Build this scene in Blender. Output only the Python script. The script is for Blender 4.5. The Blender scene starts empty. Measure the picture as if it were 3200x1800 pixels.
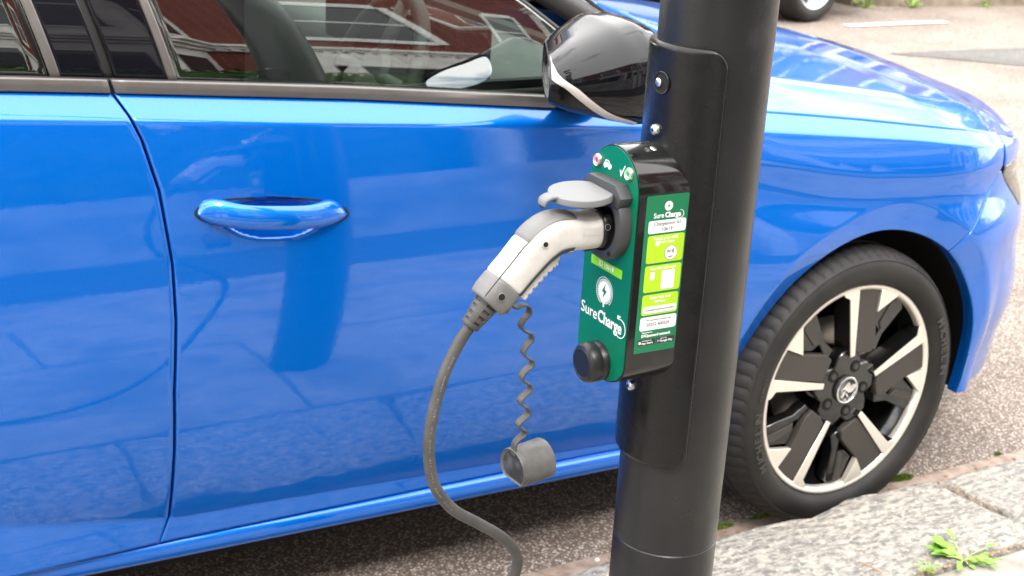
import bpy, bmesh, math, random
import numpy as np
from math import sin, cos, pi, radians, hypot
from mathutils import Vector, Matrix
random.seed(7); np.random.seed(7)
C = bpy.context.scene.collection
sc = bpy.context.scene

# ------------------------------------------------------------------ camera
cam_d = bpy.data.cameras.new('camera'); cam = bpy.data.objects.new('camera', cam_d); C.objects.link(cam)
cam_d.sensor_width = 36.0; cam_d.lens = 48.03; cam_d.clip_start = 0.05; cam_d.clip_end = 2000
RW = [(0.87632, -0.4788, 0.05301), (-0.11992, -0.32341, -0.93863), (0.46656, 0.81618, -0.34083)]
rx, dn, fw = [Vector(v).normalized() for v in RW]
CAMP = Vector((-1.9699, -1.97268, 1.48385))
m = Matrix(((rx.x, -dn.x, -fw.x), (rx.y, -dn.y, -fw.y), (rx.z, -dn.z, -fw.z))).to_4x4()
m.translation = CAMP; cam.matrix_world = m
cam_d.dof.use_dof = True; cam_d.dof.focus_distance = 1.58; cam_d.dof.aperture_fstop = 11
sc.camera = cam

# ------------------------------------------------------------------ sky, sun, exposure
SUN_EL, SUN_AZ = 52.0, 200.0        # azimuth clockwise from +Y
w = bpy.data.worlds.new('World'); sc.world = w; w.use_nodes = True
nt = w.node_tree; nt.nodes.clear()
out = nt.nodes.new('ShaderNodeOutputWorld'); bg = nt.nodes.new('ShaderNodeBackground'); bg2 = nt.nodes.new('ShaderNodeBackground')
sky = nt.nodes.new('ShaderNodeTexSky'); sky.sky_type = 'NISHITA'; sky.sun_disc = False
sky.sun_elevation = radians(SUN_EL); sky.sun_rotation = radians(SUN_AZ); sky.air_density = 1.0; sky.dust_density = 2.0
bg.inputs[1].default_value = 0.15; nt.links.new(sky.outputs[0], bg.inputs[0])
bg2.inputs[0].default_value = (1.0, 0.985, 0.965, 1); bg2.inputs[1].default_value = 2.1
tc = nt.nodes.new('ShaderNodeTexCoord'); mp = nt.nodes.new('ShaderNodeMapping'); mp.inputs['Scale'].default_value = (1.0, 1.0, 1.9)
nz = nt.nodes.new('ShaderNodeTexNoise'); nz.inputs['Scale'].default_value = 3.4; nz.inputs['Detail'].default_value = 7; nz.inputs['Roughness'].default_value = .58
cr = nt.nodes.new('ShaderNodeValToRGB'); cr.color_ramp.elements[0].position = .42; cr.color_ramp.elements[1].position = .57
mx = nt.nodes.new('ShaderNodeMixShader')
nt.links.new(tc.outputs['Generated'], mp.inputs[0]); nt.links.new(mp.outputs[0], nz.inputs['Vector']); sx_ = nt.nodes.new('ShaderNodeSeparateXYZ'); nt.links.new(tc.outputs['Generated'], sx_.inputs[0]); ma = nt.nodes.new('ShaderNodeMath'); ma.operation = 'MULTIPLY_ADD'; ma.inputs[1].default_value = .20; nt.links.new(sx_.outputs[2], ma.inputs[0]); nt.links.new(nz.outputs[0], ma.inputs[2]); nt.links.new(ma.outputs[0], cr.inputs[0])
nt.links.new(cr.outputs[0], mx.inputs[0]); nt.links.new(bg.outputs[0], mx.inputs[1]); nt.links.new(bg2.outputs[0], mx.inputs[2]); nt.links.new(mx.outputs[0], out.inputs[0])
sun_d = bpy.data.lights.new('sun', 'SUN'); sun_d.energy = 1.2; sun_d.angle = radians(14); sun_d.color = (1.0, .96, .9)
sun = bpy.data.objects.new('sun', sun_d); C.objects.link(sun)
sd = Vector((sin(radians(SUN_AZ)) * cos(radians(SUN_EL)), cos(radians(SUN_AZ)) * cos(radians(SUN_EL)), sin(radians(SUN_EL))))
sun.rotation_euler = (-sd).to_track_quat('-Z', 'Y').to_euler()
sc.view_settings.view_transform = 'Standard'; sc.view_settings.look = 'None'; sc.view_settings.gamma = 1
sc.view_settings.use_curve_mapping = False; sc.view_settings.exposure = 1.35

# ------------------------------------------------------------------ materials
def mat(name, col=(.5, .5, .5), rough=.5, metal=0, coat=0, coatr=.03, spec=.5, emit=None, es=1, trans=0, ior=1.45):
    m = bpy.data.materials.new(name); m.use_nodes = True; b = m.node_tree.nodes['Principled BSDF']
    b.inputs['Base Color'].default_value = (*col, 1); b.inputs['Roughness'].default_value = rough; b.inputs['Metallic'].default_value = metal
    b.inputs['Coat Weight'].default_value = coat; b.inputs['Coat Roughness'].default_value = coatr; b.inputs['Specular IOR Level'].default_value = spec
    b.inputs['Transmission Weight'].default_value = trans; b.inputs['IOR'].default_value = ior
    if emit: b.inputs['Emission Color'].default_value = (*emit, 1); b.inputs['Emission Strength'].default_value = es
    return m
def nodes(m): return m.node_tree.nodes, m.node_tree.links, m.node_tree.nodes['Principled BSDF']
def noise_col(m, scale, c1, c2, lo=.35, hi=.65, detail=5, rough=.6, coord='Object', stretch=(1, 1, 1)):
    n, l, b = nodes(m)
    tc = n.new('ShaderNodeTexCoord'); mp = n.new('ShaderNodeMapping'); mp.inputs['Scale'].default_value = stretch
    t = n.new('ShaderNodeTexNoise'); t.inputs['Scale'].default_value = scale; t.inputs['Detail'].default_value = detail; t.inputs['Roughness'].default_value = rough
    r = n.new('ShaderNodeValToRGB'); r.color_ramp.elements[0].position = lo; r.color_ramp.elements[1].position = hi
    r.color_ramp.elements[0].color = (*c1, 1); r.color_ramp.elements[1].color = (*c2, 1)
    l.new(tc.outputs[coord], mp.inputs[0]); l.new(mp.outputs[0], t.inputs['Vector']); l.new(t.outputs[0], r.inputs[0]); l.new(r.outputs[0], b.inputs['Base Color'])
    return r, mp
def mixin(m, prev, scale, col, lo, hi, kind='noise', detail=3, amount=1.0):
    """overlay colour col where a second texture is high"""
    n, l, b = nodes(m)
    tc = n.new('ShaderNodeTexCoord')
    if kind == 'noise':
        t = n.new('ShaderNodeTexNoise'); t.inputs['Detail'].default_value = detail; o = t.outputs[0]
    else:
        t = n.new('ShaderNodeTexVoronoi'); t.feature = 'F1'; o = t.outputs['Distance']
    t.inputs['Scale'].default_value = scale; l.new(tc.outputs['Object'], t.inputs['Vector'])
    mr = n.new('ShaderNodeMapRange'); mr.inputs[1].default_value = lo; mr.inputs[2].default_value = hi; mr.inputs[4].default_value = amount; l.new(o, mr.inputs[0])
    mxn = n.new('ShaderNodeMixRGB'); l.new(mr.outputs[0], mxn.inputs[0]); l.new(prev.outputs[0], mxn.inputs[1]); mxn.inputs[2].default_value = (*col, 1)
    l.new(mxn.outputs[0], b.inputs['Base Color']); return mxn
def bump(m, scale, strength=.3, dist=.002, detail=4, kind='noise', stretch=None, add=False):
    n, l, b = nodes(m)
    tc = n.new('ShaderNodeTexCoord')
    t = n.new('ShaderNodeTexNoise') if kind == 'noise' else n.new('ShaderNodeTexVoronoi')
    t.inputs['Scale'].default_value = scale
    if kind == 'noise': t.inputs['Detail'].default_value = detail
    src = tc.outputs['Object']
    if stretch:
        mp = n.new('ShaderNodeMapping'); mp.inputs['Scale'].default_value = stretch; l.new(src, mp.inputs[0]); src = mp.outputs[0]
    l.new(src, t.inputs['Vector'])
    bp = n.new('ShaderNodeBump'); bp.inputs['Strength'].default_value = strength; bp.inputs['Distance'].default_value = dist
    l.new(t.outputs[0], bp.inputs['Height'])
    if add and b.inputs['Normal'].links: l.new(b.inputs['Normal'].links[0].from_socket, bp.inputs['Normal'])
    l.new(bp.outputs[0], b.inputs['Normal']); return bp
def rough_noise(m, scale, lo, hi):
    n, l, b = nodes(m); tc = n.new('ShaderNodeTexCoord'); t = n.new('ShaderNodeTexNoise'); t.inputs['Scale'].default_value = scale; t.inputs['Detail'].default_value = 6
    mr = n.new('ShaderNodeMapRange'); mr.inputs[1].default_value = .3; mr.inputs[2].default_value = .7; mr.inputs[3].default_value = lo; mr.inputs[4].default_value = hi
    l.new(tc.outputs['Object'], t.inputs['Vector']); l.new(t.outputs[0], mr.inputs[0]); l.new(mr.outputs[0], b.inputs['Roughness'])

M = {}
M['paint'] = mat('blue_car_paint', (.0, .115, .70), .38, .55, 1.0, .012, .0)
def flakes(m):
    n, l, b = nodes(m)
    tc = n.new('ShaderNodeTexCoord'); v = n.new('ShaderNodeTexVoronoi'); v.inputs['Scale'].default_value = 1500
    l.new(tc.outputs['Object'], v.inputs['Vector'])
    r = n.new('ShaderNodeValToRGB'); r.color_ramp.elements[0].color = (.0, .112, .52, 1); r.color_ramp.elements[1].color = (.0, .160, .70, 1)
    l.new(v.outputs['Color'], r.inputs[0]); l.new(r.outputs[0], b.inputs['Base Color'])
    t = n.new('ShaderNodeTexNoise'); t.inputs['Scale'].default_value = 150; t.inputs['Detail'].default_value = 3; l.new(tc.outputs['Object'], t.inputs['Vector'])
    bp = n.new('ShaderNodeBump'); bp.inputs['Strength'].default_value = .07; bp.inputs['Distance'].default_value = .0006
    l.new(t.outputs[0], bp.inputs['Height']); l.new(bp.outputs[0], b.inputs['Coat Normal'])
flakes(M['paint']); M['paint'].node_tree.nodes['Principled BSDF'].inputs['Coat IOR'].default_value = 1.68
M['gloss'] = mat('gloss_black_plastic', (.004, .004, .006), .25, 0, 1, .008, .0); M['gloss'].node_tree.nodes['Principled BSDF'].inputs['Coat IOR'].default_value = 1.40
M['satin'] = mat('satin_black_trim', (.03, .029, .03), .42, 0, .0); rough_noise(M['satin'], 300, .36, .5)
M['anod'] = mat('satin_anthracite_trim', (.17, .155, .15), .33, .7); rough_noise(M['anod'], 60, .28, .4)
M['black'] = mat('matt_black', (.006, .006, .006), .9)
M['seal'] = mat('rubber_seal', (.012, .012, .012), .6)
M['tyre'] = mat('tyre_rubber', (.04, .037, .035), .62); r, _ = noise_col(M['tyre'], 9, (.0065, .0062, .006), (.018, .0155, .0138)); bump(M['tyre'], 220, .25, .001)
M['alloy'] = mat('machined_alloy', (.86, .81, .73), .34, .7); bump(M['alloy'], 500, .1, .0003)
M['rimblack'] = mat('gloss_black_rim', (.006, .006, .006), .16, 0, .6, .05)
M['insert'] = mat('grey_rim_insert', (.045, .040, .035), .5); bump(M['insert'], 400, .15, .0004)
M['disc'] = mat('brake_disc', (.4, .37, .34), .35, .9)
M['seal2'] = mat('dark_mirror_housing', (.004, .004, .005), .18, 0, 0, .1, .35)
M['chrome'] = mat('chrome', (.8, .8, .8), .08, 1)
M['zinc'] = mat('zinc_screw', (.72, .72, .74), .25, 1); bump(M['zinc'], 400, .6, .001)
M['mirror'] = mat('mirror_glass', (.85, .87, .88), .01, 1)
def glass(name, tint, mixf=.82, rough=0.0):
    m = bpy.data.materials.new(name); m.use_nodes = True; n = m.node_tree.nodes; l = m.node_tree.links; n.clear()
    o = n.new('ShaderNodeOutputMaterial'); tr = n.new('ShaderNodeBsdfTransparent'); tr.inputs[0].default_value = (*tint, 1)
    gl = n.new('ShaderNodeBsdfGlossy'); gl.inputs['Roughness'].default_value = rough; gl.inputs[0].default_value = (.97, 1, .98, 1)
    fr = n.new('ShaderNodeFresnel'); fr.inputs[0].default_value = 1.65; mr = n.new('ShaderNodeMapRange'); mr.inputs[3].default_value = mixf; mr.inputs[4].default_value = 1.0
    l.new(fr.outputs[0], mr.inputs[0])
    mxs = n.new('ShaderNodeMixShader'); l.new(mr.outputs[0], mxs.inputs[0]); l.new(tr.outputs[0], mxs.inputs[1]); l.new(gl.outputs[0], mxs.inputs[2]); l.new(mxs.outputs[0], o.inputs[0])
    return m
M['glass'] = glass('green_side_glass', (.80, .92, .86), .14)
M['privacy'] = glass('privacy_glass', (.05, .05, .05), .12)
M['lens'] = glass('headlamp_lens', (.75, .75, .75), .12)
M['post'] = mat('black_lamp_post_paint', (.018, .017, .017), .42, 0, .0, .2, .5)
_, _ = noise_col(M['post'], 6, (.0085, .0090, .0105), (.0165, .0165, .0170), detail=7); bump(M['post'], 320, .22, .0012, 3); bump(M['post'], 14, .10, .004, 3, add=True); rough_noise(M['post'], 22, .27, .40)
M['plate'] = mat('black_satin_plate', (.006, .006, .006), .24, 0, .0, .1, .4); rough_noise(M['plate'], 30, .2, .34); bump(M['plate'], 160, .12, .0008)
def specks(m, col=(.35, .33, .3), scale=110, thr=.035):
    n, l, b = nodes(m); tc = n.new('ShaderNodeTexCoord'); v = n.new('ShaderNodeTexVoronoi'); v.inputs['Scale'].default_value = scale; v.inputs['Randomness'].default_value = 1
    l.new(tc.outputs['Object'], v.inputs['Vector'])
    mr = n.new('ShaderNodeMapRange'); mr.inputs[1].default_value = thr; mr.inputs[2].default_value = thr * .4; mr.inputs[3].default_value = 0; mr.inputs[4].default_value = .8; l.new(v.outputs['Distance'], mr.inputs[0])
    # only some cells
    sp = n.new('ShaderNodeSeparateColor'); l.new(v.outputs['Color'], sp.inputs[0]); gt = n.new('ShaderNodeMath'); gt.operation = 'GREATER_THAN'; gt.inputs[1].default_value = .72; l.new(sp.outputs[0], gt.inputs[0])
    mu = n.new('ShaderNodeMath'); mu.operation = 'MULTIPLY'; l.new(mr.outputs[0], mu.inputs[0]); l.new(gt.outputs[0], mu.inputs[1])
    mi = n.new('ShaderNodeMixRGB'); l.new(mu.outputs[0], mi.inputs[0]); mi.inputs[2].default_value = (*col, 1)
    ex = b.inputs['Base Color'].links
    if ex: l.new(ex[0].from_socket, mi.inputs[1])
    else: mi.inputs[1].default_value = b.inputs['Base Color'].default_value
    l.new(mi.outputs[0], b.inputs['Base Color'])
specks(M['plate']); specks(M['post'], (.3, .28, .25), 70, .03)
M['housing'] = mat('glossy_black_housing', (.006, .006, .006), .12, 0, .5, .04, .4); specks(M['housing'], (.4, .38, .35), 160, .04); rough_noise(M['housing'], 60, .08, .2)
M['green'] = mat('dark_green_front_panel', (.0, .135, .070), .33, 0, 0, .1, .45); bump(M['green'], 700, .08, .0003)
M['sgreen'] = mat('sticker_green', (.010, .165, .072), .35)
M['lime'] = mat('sticker_lime', (.40, .62, .02), .38)
M['limeid'] = mat('id_label_lime', (.22, .60, .01), .4)
M['white'] = mat('white_print', (.82, .82, .83), .4)
M['greyprint'] = mat('faded_cable_print', (.30, .30, .30), .5)
M['moulded'] = mat('moulded_tyre_lettering', (.05, .046, .042), .4)
M['ink'] = mat('dark_print', (.03, .03, .035), .5)
M['badge'] = mat('badge_black', (.03, .03, .035), .4)
M['cyan'] = mat('badge_cyan', (.0, .45, .75), .4); M['pink'] = mat('badge_red', (.75, .06, .1), .4); M['yel'] = mat('badge_yellow', (.85, .55, .02), .4)
M['ledring_r'] = mat('red_led_ring', (.8, .12, .1), .3, emit=(1, .15, .12), es=.9)
M['ledring_g'] = mat('green_led_ring', (.1, .7, .1), .3, emit=(.1, 1, .15), es=.9)
M['steel'] = mat('brushed_steel', (.62, .6, .6), .28, 1)
M['socket'] = mat('dark_grey_socket_plastic', (.045, .046, .050), .5); bump(M['socket'], 500, .3, .0004)
M['sockblack'] = mat('black_socket_plastic', (.008, .008, .009), .38)
def scuff(m, col, scale=30, stretch=(1, 1, 1), lo=.62, hi=.72, amt=.6):
    n, l, b = nodes(m); tc = n.new('ShaderNodeTexCoord'); mp = n.new('ShaderNodeMapping'); mp.inputs['Scale'].default_value = stretch; mp.inputs['Rotation'].default_value = (.3, .5, .2)
    t = n.new('ShaderNodeTexNoise'); t.inputs['Scale'].default_value = scale; t.inputs['Detail'].default_value = 9; t.inputs['Roughness'].default_value = .7
    l.new(tc.outputs['Object'], mp.inputs[0]); l.new(mp.outputs[0], t.inputs['Vector'])
    mr = n.new('ShaderNodeMapRange'); mr.inputs[1].default_value = lo; mr.inputs[2].default_value = hi; mr.inputs[4].default_value = amt; l.new(t.outputs[0], mr.inputs[0])
    mi = n.new('ShaderNodeMixRGB'); l.new(mr.outputs[0], mi.inputs[0]); mi.inputs[2].default_value = (*col, 1); ex = b.inputs['Base Color'].links
    if ex: l.new(ex[0].from_socket, mi.inputs[1])
    else: mi.inputs[1].default_value = b.inputs['Base Color'].default_value
    l.new(mi.outputs[0], b.inputs['Base Color'])
scuff(M['post'], (.09, .085, .078), 9, (1, 1, .35), .60, .74, .5); scuff(M['post'], (.16, .15, .14), 60, (6, 6, .5), .70, .76, .7); scuff(M['plate'], (.05, .047, .044), 14, (1, 1, .3), .58, .74, .5)
M['lid'] = mat('grey_lid_plastic', (.16, .162, .168), .55); bump(M['lid'], 350, .2, .0004)
M['knob'] = mat('black_knob_plastic', (.012, .012, .014), .36)
M['white_pl'] = mat('white_connector_plastic', (.66, .64, .61), .42); bump(M['white_pl'], 500, .12, .0003); noise_col(M['white_pl'], 40, (.50, .48, .45), (.58, .565, .54), .3, .6)
scuff(M['white_pl'], (.30, .27, .23), 45, (1, 1, 1), .60, .78, .45)
M['boot'] = mat('grey_boot_plastic', (.15, .145, .145), .48); bump(M['boot'], 600, .3, .0004)
M['dkgrey'] = mat('dark_grey_plastic', (.045, .045, .05), .5)
M['rubber'] = mat('grey_rubber', (.105, .10, .098), .55); noise_col(M['rubber'], 18, (.045, .042, .040), (.085, .081, .077), detail=8); bump(M['rubber'], 500, .25, .0004)
M['cap'] = mat('scuffed_rubber_cap', (.1, .1, .1), .5); r_, _ = noise_col(M['cap'], 30, (.065, .063, .062), (.125, .121, .117), detail=8); bump(M['cap'], 400, .3, .0005)
M['capface'] = mat('chalky_cap_face', (.04, .04, .04), .6); noise_col(M['capface'], 26, (.022, .022, .023), (.16, .175, .175), .52, .80, detail=9)
M['road'] = mat('road_asphalt', (.2, .18, .16), .85)
def agg(m, base, light, dark, pebble, sc_=170, far=None):
    n, l, b = nodes(m)
    tc = n.new('ShaderNodeTexCoord'); v = n.new('ShaderNodeTexVoronoi'); v.inputs['Scale'].default_value = sc_; l.new(tc.outputs['Object'], v.inputs['Vector'])
    sp = n.new('ShaderNodeSeparateColor'); l.new(v.outputs['Color'], sp.inputs[0])
    r = n.new('ShaderNodeValToRGB'); e = r.color_ramp.elements; e[0].color = (*dark, 1); e[0].position = 0; e[1].color = (*pebble, 1); e[1].position = 1
    x = e.new(.35); x.color = (*base, 1); x = e.new(.75); x.color = (*light, 1); l.new(sp.outputs[0], r.inputs[0])
    mr = n.new('ShaderNodeMapRange'); mr.inputs[1].default_value = .28; mr.inputs[2].default_value = .62; l.new(v.outputs['Distance'], mr.inputs[0])
    mi = n.new('ShaderNodeMixRGB'); l.new(mr.outputs[0], mi.inputs[0]); l.new(r.outputs[0], mi.inputs[1]); mi.inputs[2].default_value = (*dark, 1)
    t = n.new('ShaderNodeTexNoise'); t.inputs['Scale'].default_value = 1.7; t.inputs['Detail'].default_value = 8; l.new(tc.outputs['Object'], t.inputs['Vector'])
    mr2 = n.new('ShaderNodeMapRange'); mr2.inputs[1].default_value = .3; mr2.inputs[2].default_value = .7; mr2.inputs[3].default_value = .78; mr2.inputs[4].default_value = 1.18; l.new(t.outputs[0], mr2.inputs[0])
    mu = n.new('ShaderNodeVectorMath'); mu.operation = 'SCALE'; l.new(mi.outputs[0], mu.inputs[0]); l.new(mr2.outputs[0], mu.inputs['Scale']); l.new(mu.outputs[0], b.inputs['Base Color'])
    bp = n.new('ShaderNodeBump'); bp.inputs['Strength'].default_value = .5; bp.inputs['Distance'].default_value = .003; bp.invert = True
    l.new(v.outputs['Distance'], bp.inputs['Height']); l.new(bp.outputs[0], b.inputs['Normal'])
agg(M['road'], (.32, .262, .222), (.48, .41, .355), (.135, .105, .088), (.70, .63, .56))
M['footway'] = mat('dark_footway_tarmac', (.08, .075, .07), .85); agg(M['footway'], (.055, .052, .048), (.08, .075, .068), (.03, .028, .026), (.13, .12, .11))
M['patch'] = mat('dark_road_patch', (.16, .155, .15), .85); agg(M['patch'], (.15, .145, .14), (.22, .21, .2), (.08, .075, .07), (.3, .29, .28))
M['gutter'] = mat('pinkish_gutter_concrete', (.38, .30, .26), .85); noise_col(M['gutter'], 30, (.22, .16, .13), (.40, .31, .26), detail=8); bump(M['gutter'], 120, .5, .004)
M['line'] = mat('worn_white_road_paint', (.75, .74, .71), .7); noise_col(M['line'], 25, (.5, .46, .42), (.70, .68, .65), .35, .5)
M['granite'] = mat('speckled_granite', (.45, .43, .4), .75)
rg, mpg = noise_col(M['granite'], 52, (.14, .134, .128), (.37, .34, .295), .40, .60, detail=9, rough=.68, stretch=(.62, 1.6, 1))
g2 = mixin(M['granite'], rg, 105, (.56, .50, .40), .56, .68, detail=5, amount=.7)
g3 = mixin(M['granite'], g2, 85, (.10, .098, .098), .58, .70, detail=6, amount=.7)
bump(M['granite'], 60, .55, .006, 7, stretch=(.62, 1.6, 1))
M['slab'] = mat('worn_paving_slab', (.5, .46, .4), .8); rs, _ = noise_col(M['slab'], 12, (.24, .215, .185), (.40, .365, .315), .3, .7, detail=9); s1 = mixin(M['slab'], rs, 3.2, (.13, .12, .105), .50, .66, detail=7, amount=.75); s2 = mixin(M['slab'], s1, 180, (.28, .25, .22), .62, .72, amount=.6); bump(M['slab'], 90, .4, .003)
M['joint'] = mat('sandy_joint_dirt', (.12, .095, .07), .95); noise_col(M['joint'], 120, (.05, .04, .03), (.26, .2, .13), detail=6)
M['moss'] = mat('moss_green', (.09, .16, .015), .8); noise_col(M['moss'], 80, (.05, .11, .01), (.14, .22, .02))
M['leaf'] = mat('fresh_weed_leaf', (.19, .40, .035), .5); noise_col(M['leaf'], 60, (.14, .33, .03), (.26, .48, .06)); M['leaf'].node_tree.nodes['Principled BSDF'].inputs['Transmission Weight'].default_value = 0
M['stem'] = mat('pale_weed_stem', (.38, .50, .16), .5)
M['twig'] = mat('dry_twig', (.35, .22, .12), .8)
M['brick'] = mat('red_brick', (.22, .04, .03), .85)
def brickmat(m):
    n, l, b = nodes(m); tc = n.new('ShaderNodeTexCoord'); mp = n.new('ShaderNodeMapping'); mp.inputs['Rotation'].default_value = (radians(90), 0, 0)
    bt = n.new('ShaderNodeTexBrick'); bt.inputs['Scale'].default_value = 1; bt.inputs['Brick Width'].default_value = .225; bt.inputs['Row Height'].default_value = .075; bt.inputs['Mortar Size'].default_value = .006
    bt.inputs['Color1'].default_value = (.17, .028, .020, 1); bt.inputs['Color2'].default_value = (.12, .020, .016, 1); bt.inputs['Mortar'].default_value = (.25, .14, .11, 1)
    l.new(tc.outputs['Object'], mp.inputs[0]); l.new(mp.outputs[0], bt.inputs['Vector']); l.new(bt.outputs[0], b.inputs['Base Color'])
brickmat(M['brick'])
M['stucco'] = mat('white_stucco', (.72, .71, .68), .8); noise_col(M['stucco'], 5, (.62, .60, .57), (.78, .77, .75)); bump(M['stucco'], 6, .5, .03, 4)
M['greystucco'] = mat('weathered_stucco', (.4, .39, .37), .85); noise_col(M['greystucco'], 3, (.22, .21, .19), (.50, .49, .47), .35, .65, detail=8)
M['wallstone'] = mat('brown_wall_render', (.22, .17, .12), .9); noise_col(M['wallstone'], 4, (.13, .10, .075), (.30, .25, .19), detail=9); bump(M['wallstone'], 12, .5, .02)
M['window'] = mat('dark_window_pane', (.03, .035, .04), .04, 0, 0, spec=.8)
M['frame'] = mat('white_window_frame', (.75, .75, .73), .5)
M['roof'] = mat('slate_roof', (.1, .1, .11), .7)
M['hedge'] = mat('hedge_leaves', (.035, .085, .018), .6); noise_col(M['hedge'], 6, (.02, .055, .012), (.06, .13, .025))
M['bark'] = mat('tree_bark', (.12, .09, .07), .9)
M['darkpaint'] = mat('black_car_paint', (.01, .01, .012), .3, .3, 1, .02)
M['silver'] = mat('silver_wheel', (.72, .73, .75), .35, .6)
M['interior'] = mat('dark_interior', (.055, .054, .053), .7); M['seat'] = mat('grey_seat_fabric', (.07, .068, .066), .85); M['interiorlight'] = mat('light_headliner', (.5, .48, .45), .9)
M['amber'] = mat('clear_indicator_strip', (.55, .5, .47), .12, 0, 1, .02)
M['metalred'] = mat('hub_cap_dark', (.02, .02, .02), .3)

# ------------------------------------------------------------------ helpers
def thing(name, label, cat, loc=(0, 0, 0), group=None):
    o = bpy.data.objects.new(name, None); C.objects.link(o); o.location = loc; o.empty_display_size = .1
    o['label'] = label; o['category'] = cat
    if group: o['group'] = group
    return o
def rootloc(p):
    v = Vector((0, 0, 0))
    while p is not None: v += Vector(p.location); p = p.parent
    return v
def mesh(name, verts, faces, mt, parent=None, smooth=True, local=False, mats=None, fm=None):
    """verts in world coordinates unless local"""
    me = bpy.data.meshes.new(name)
    V = np.asarray(verts, float).reshape(-1, 3)
    if parent is not None and not local: V = V - np.array(rootloc(parent))
    me.from_pydata(V.tolist(), [], [tuple(int(i) for i in f) for f in faces]); me.update()
    me.materials.append(mt)
    if mats:
        for x in mats: me.materials.append(x)
        me.polygons.foreach_set('material_index', fm)
    if smooth: me.polygons.foreach_set('use_smooth', [True] * len(me.polygons))
    o = bpy.data.objects.new(name, me); C.objects.link(o); o.parent = parent
    return o
def tag(o, label=None, cat=None, group=None, kind=None):
    if label: o['label'] = label
    if cat: o['category'] = cat
    if group: o['group'] = group
    if kind: o['kind'] = kind
    return o
class MB:
    def __init__(s): s.v = []; s.f = []
    def add(s, v, f):
        b = len(s.v); s.v += [tuple(p) for p in v]; s.f += [tuple(i + b for i in q) for q in f]; return s
    def box(s, x0, x1, y0, y1, z0, z1):
        return s.add([(x0, y0, z0), (x1, y0, z0), (x1, y1, z0), (x0, y1, z0), (x0, y0, z1), (x1, y0, z1), (x1, y1, z1), (x0, y1, z1)],
                     [(3, 2, 1, 0), (4, 5, 6, 7), (0, 1, 5, 4), (1, 2, 6, 5), (2, 3, 7, 6), (3, 0, 4, 7)])
    def make(s, name, mt, parent=None, smooth=False, **k): return mesh(name, s.v, s.f, mt, parent, smooth, **k)
def bevel(o, wd, seg=2, ang=35):
    bm = bmesh.new(); bm.from_mesh(o.data)
    bmesh.ops.recalc_face_normals(bm, faces=bm.faces)
    es = [e for e in bm.edges if len(e.link_faces) == 2 and e.calc_face_angle(0) > radians(ang)]
    bmesh.ops.bevel(bm, geom=es, offset=wd, segments=seg, profile=.6, affect='EDGES', clamp_overlap=True)
    for f in bm.faces: f.smooth = True
    bm.to_mesh(o.data); bm.free(); flatshade(o); return o
def flatshade(o, ang=38):
    me = o.data
    me.polygons.foreach_set('use_smooth', [True] * len(me.polygons))
    bm = bmesh.new(); bm.from_mesh(me)
    for e in bm.edges: e.smooth = not (len(e.link_faces) == 2 and e.calc_face_angle(0) > radians(ang))
    bm.to_mesh(me); bm.free(); return o
def fixn(o):
    bm = bmesh.new(); bm.from_mesh(o.data); bmesh.ops.recalc_face_normals(bm, faces=bm.faces); bm.to_mesh(o.data); bm.free(); return o
def frame(axis):
    a = Vector(axis).normalized(); h = Vector((0, 0, 1)) if abs(a.z) < .9 else Vector((1, 0, 0))
    u = h.cross(a).normalized(); v = a.cross(u); return a, u, v
def lathe(name, prof, center, axis, mt, parent=None, n=48, arc=None, close=False, scale_v=1, up=None):
    """prof: list of (r, h) along axis"""
    a, u, v = frame(axis)
    if up is not None: v = Vector(up).normalized(); u = v.cross(a)
    c = Vector(center); V = []; F = []
    full = arc is None; a0, a1 = (0, 2 * pi) if full else arc; m_ = n if full else n + 1
    for (r, h) in prof:
        for i in range(m_):
            t = a0 + (a1 - a0) * i / n; V.append(c + a * h + (u * cos(t) + v * sin(t) * scale_v) * r)
    k = len(prof)
    for j in range(k - 1):
        for i in range(n if not full else n):
            i2 = (i + 1) % m_ if full else i + 1
            if not full and i + 1 >= m_: continue
            F.append((j * m_ + i, j * m_ + i2, (j + 1) * m_ + i2, (j + 1) * m_ + i))
    if close:
        F.append(tuple((k - 1) * m_ + i for i in range(m_))); F.append(tuple(reversed(range(m_))))
    o = mesh(name, V, F, mt, parent); fixn(o); return flatshade(o, 40)
def spline(pts, n):
    P = np.array(pts, float); k = len(P); outp = []
    Q = np.vstack([2 * P[0] - P[1], P, 2 * P[-1] - P[-2]])
    L = np.r_[0, np.cumsum(np.linalg.norm(np.diff(P, axis=0), axis=1))]
    for s in np.linspace(0, L[-1], n):
        i = min(max(int(np.searchsorted(L, s, 'right')) - 1, 0), k - 2); t = (s - L[i]) / (L[i + 1] - L[i] + 1e-12)
        a, b, c, d = Q[i:i + 4]
        outp.append(.5 * (2 * b + (c - a) * t + (2 * a - 5 * b + 4 * c - d) * t * t + (3 * b - 3 * c + d - a) * t ** 3))
    return np.array(outp)
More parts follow.
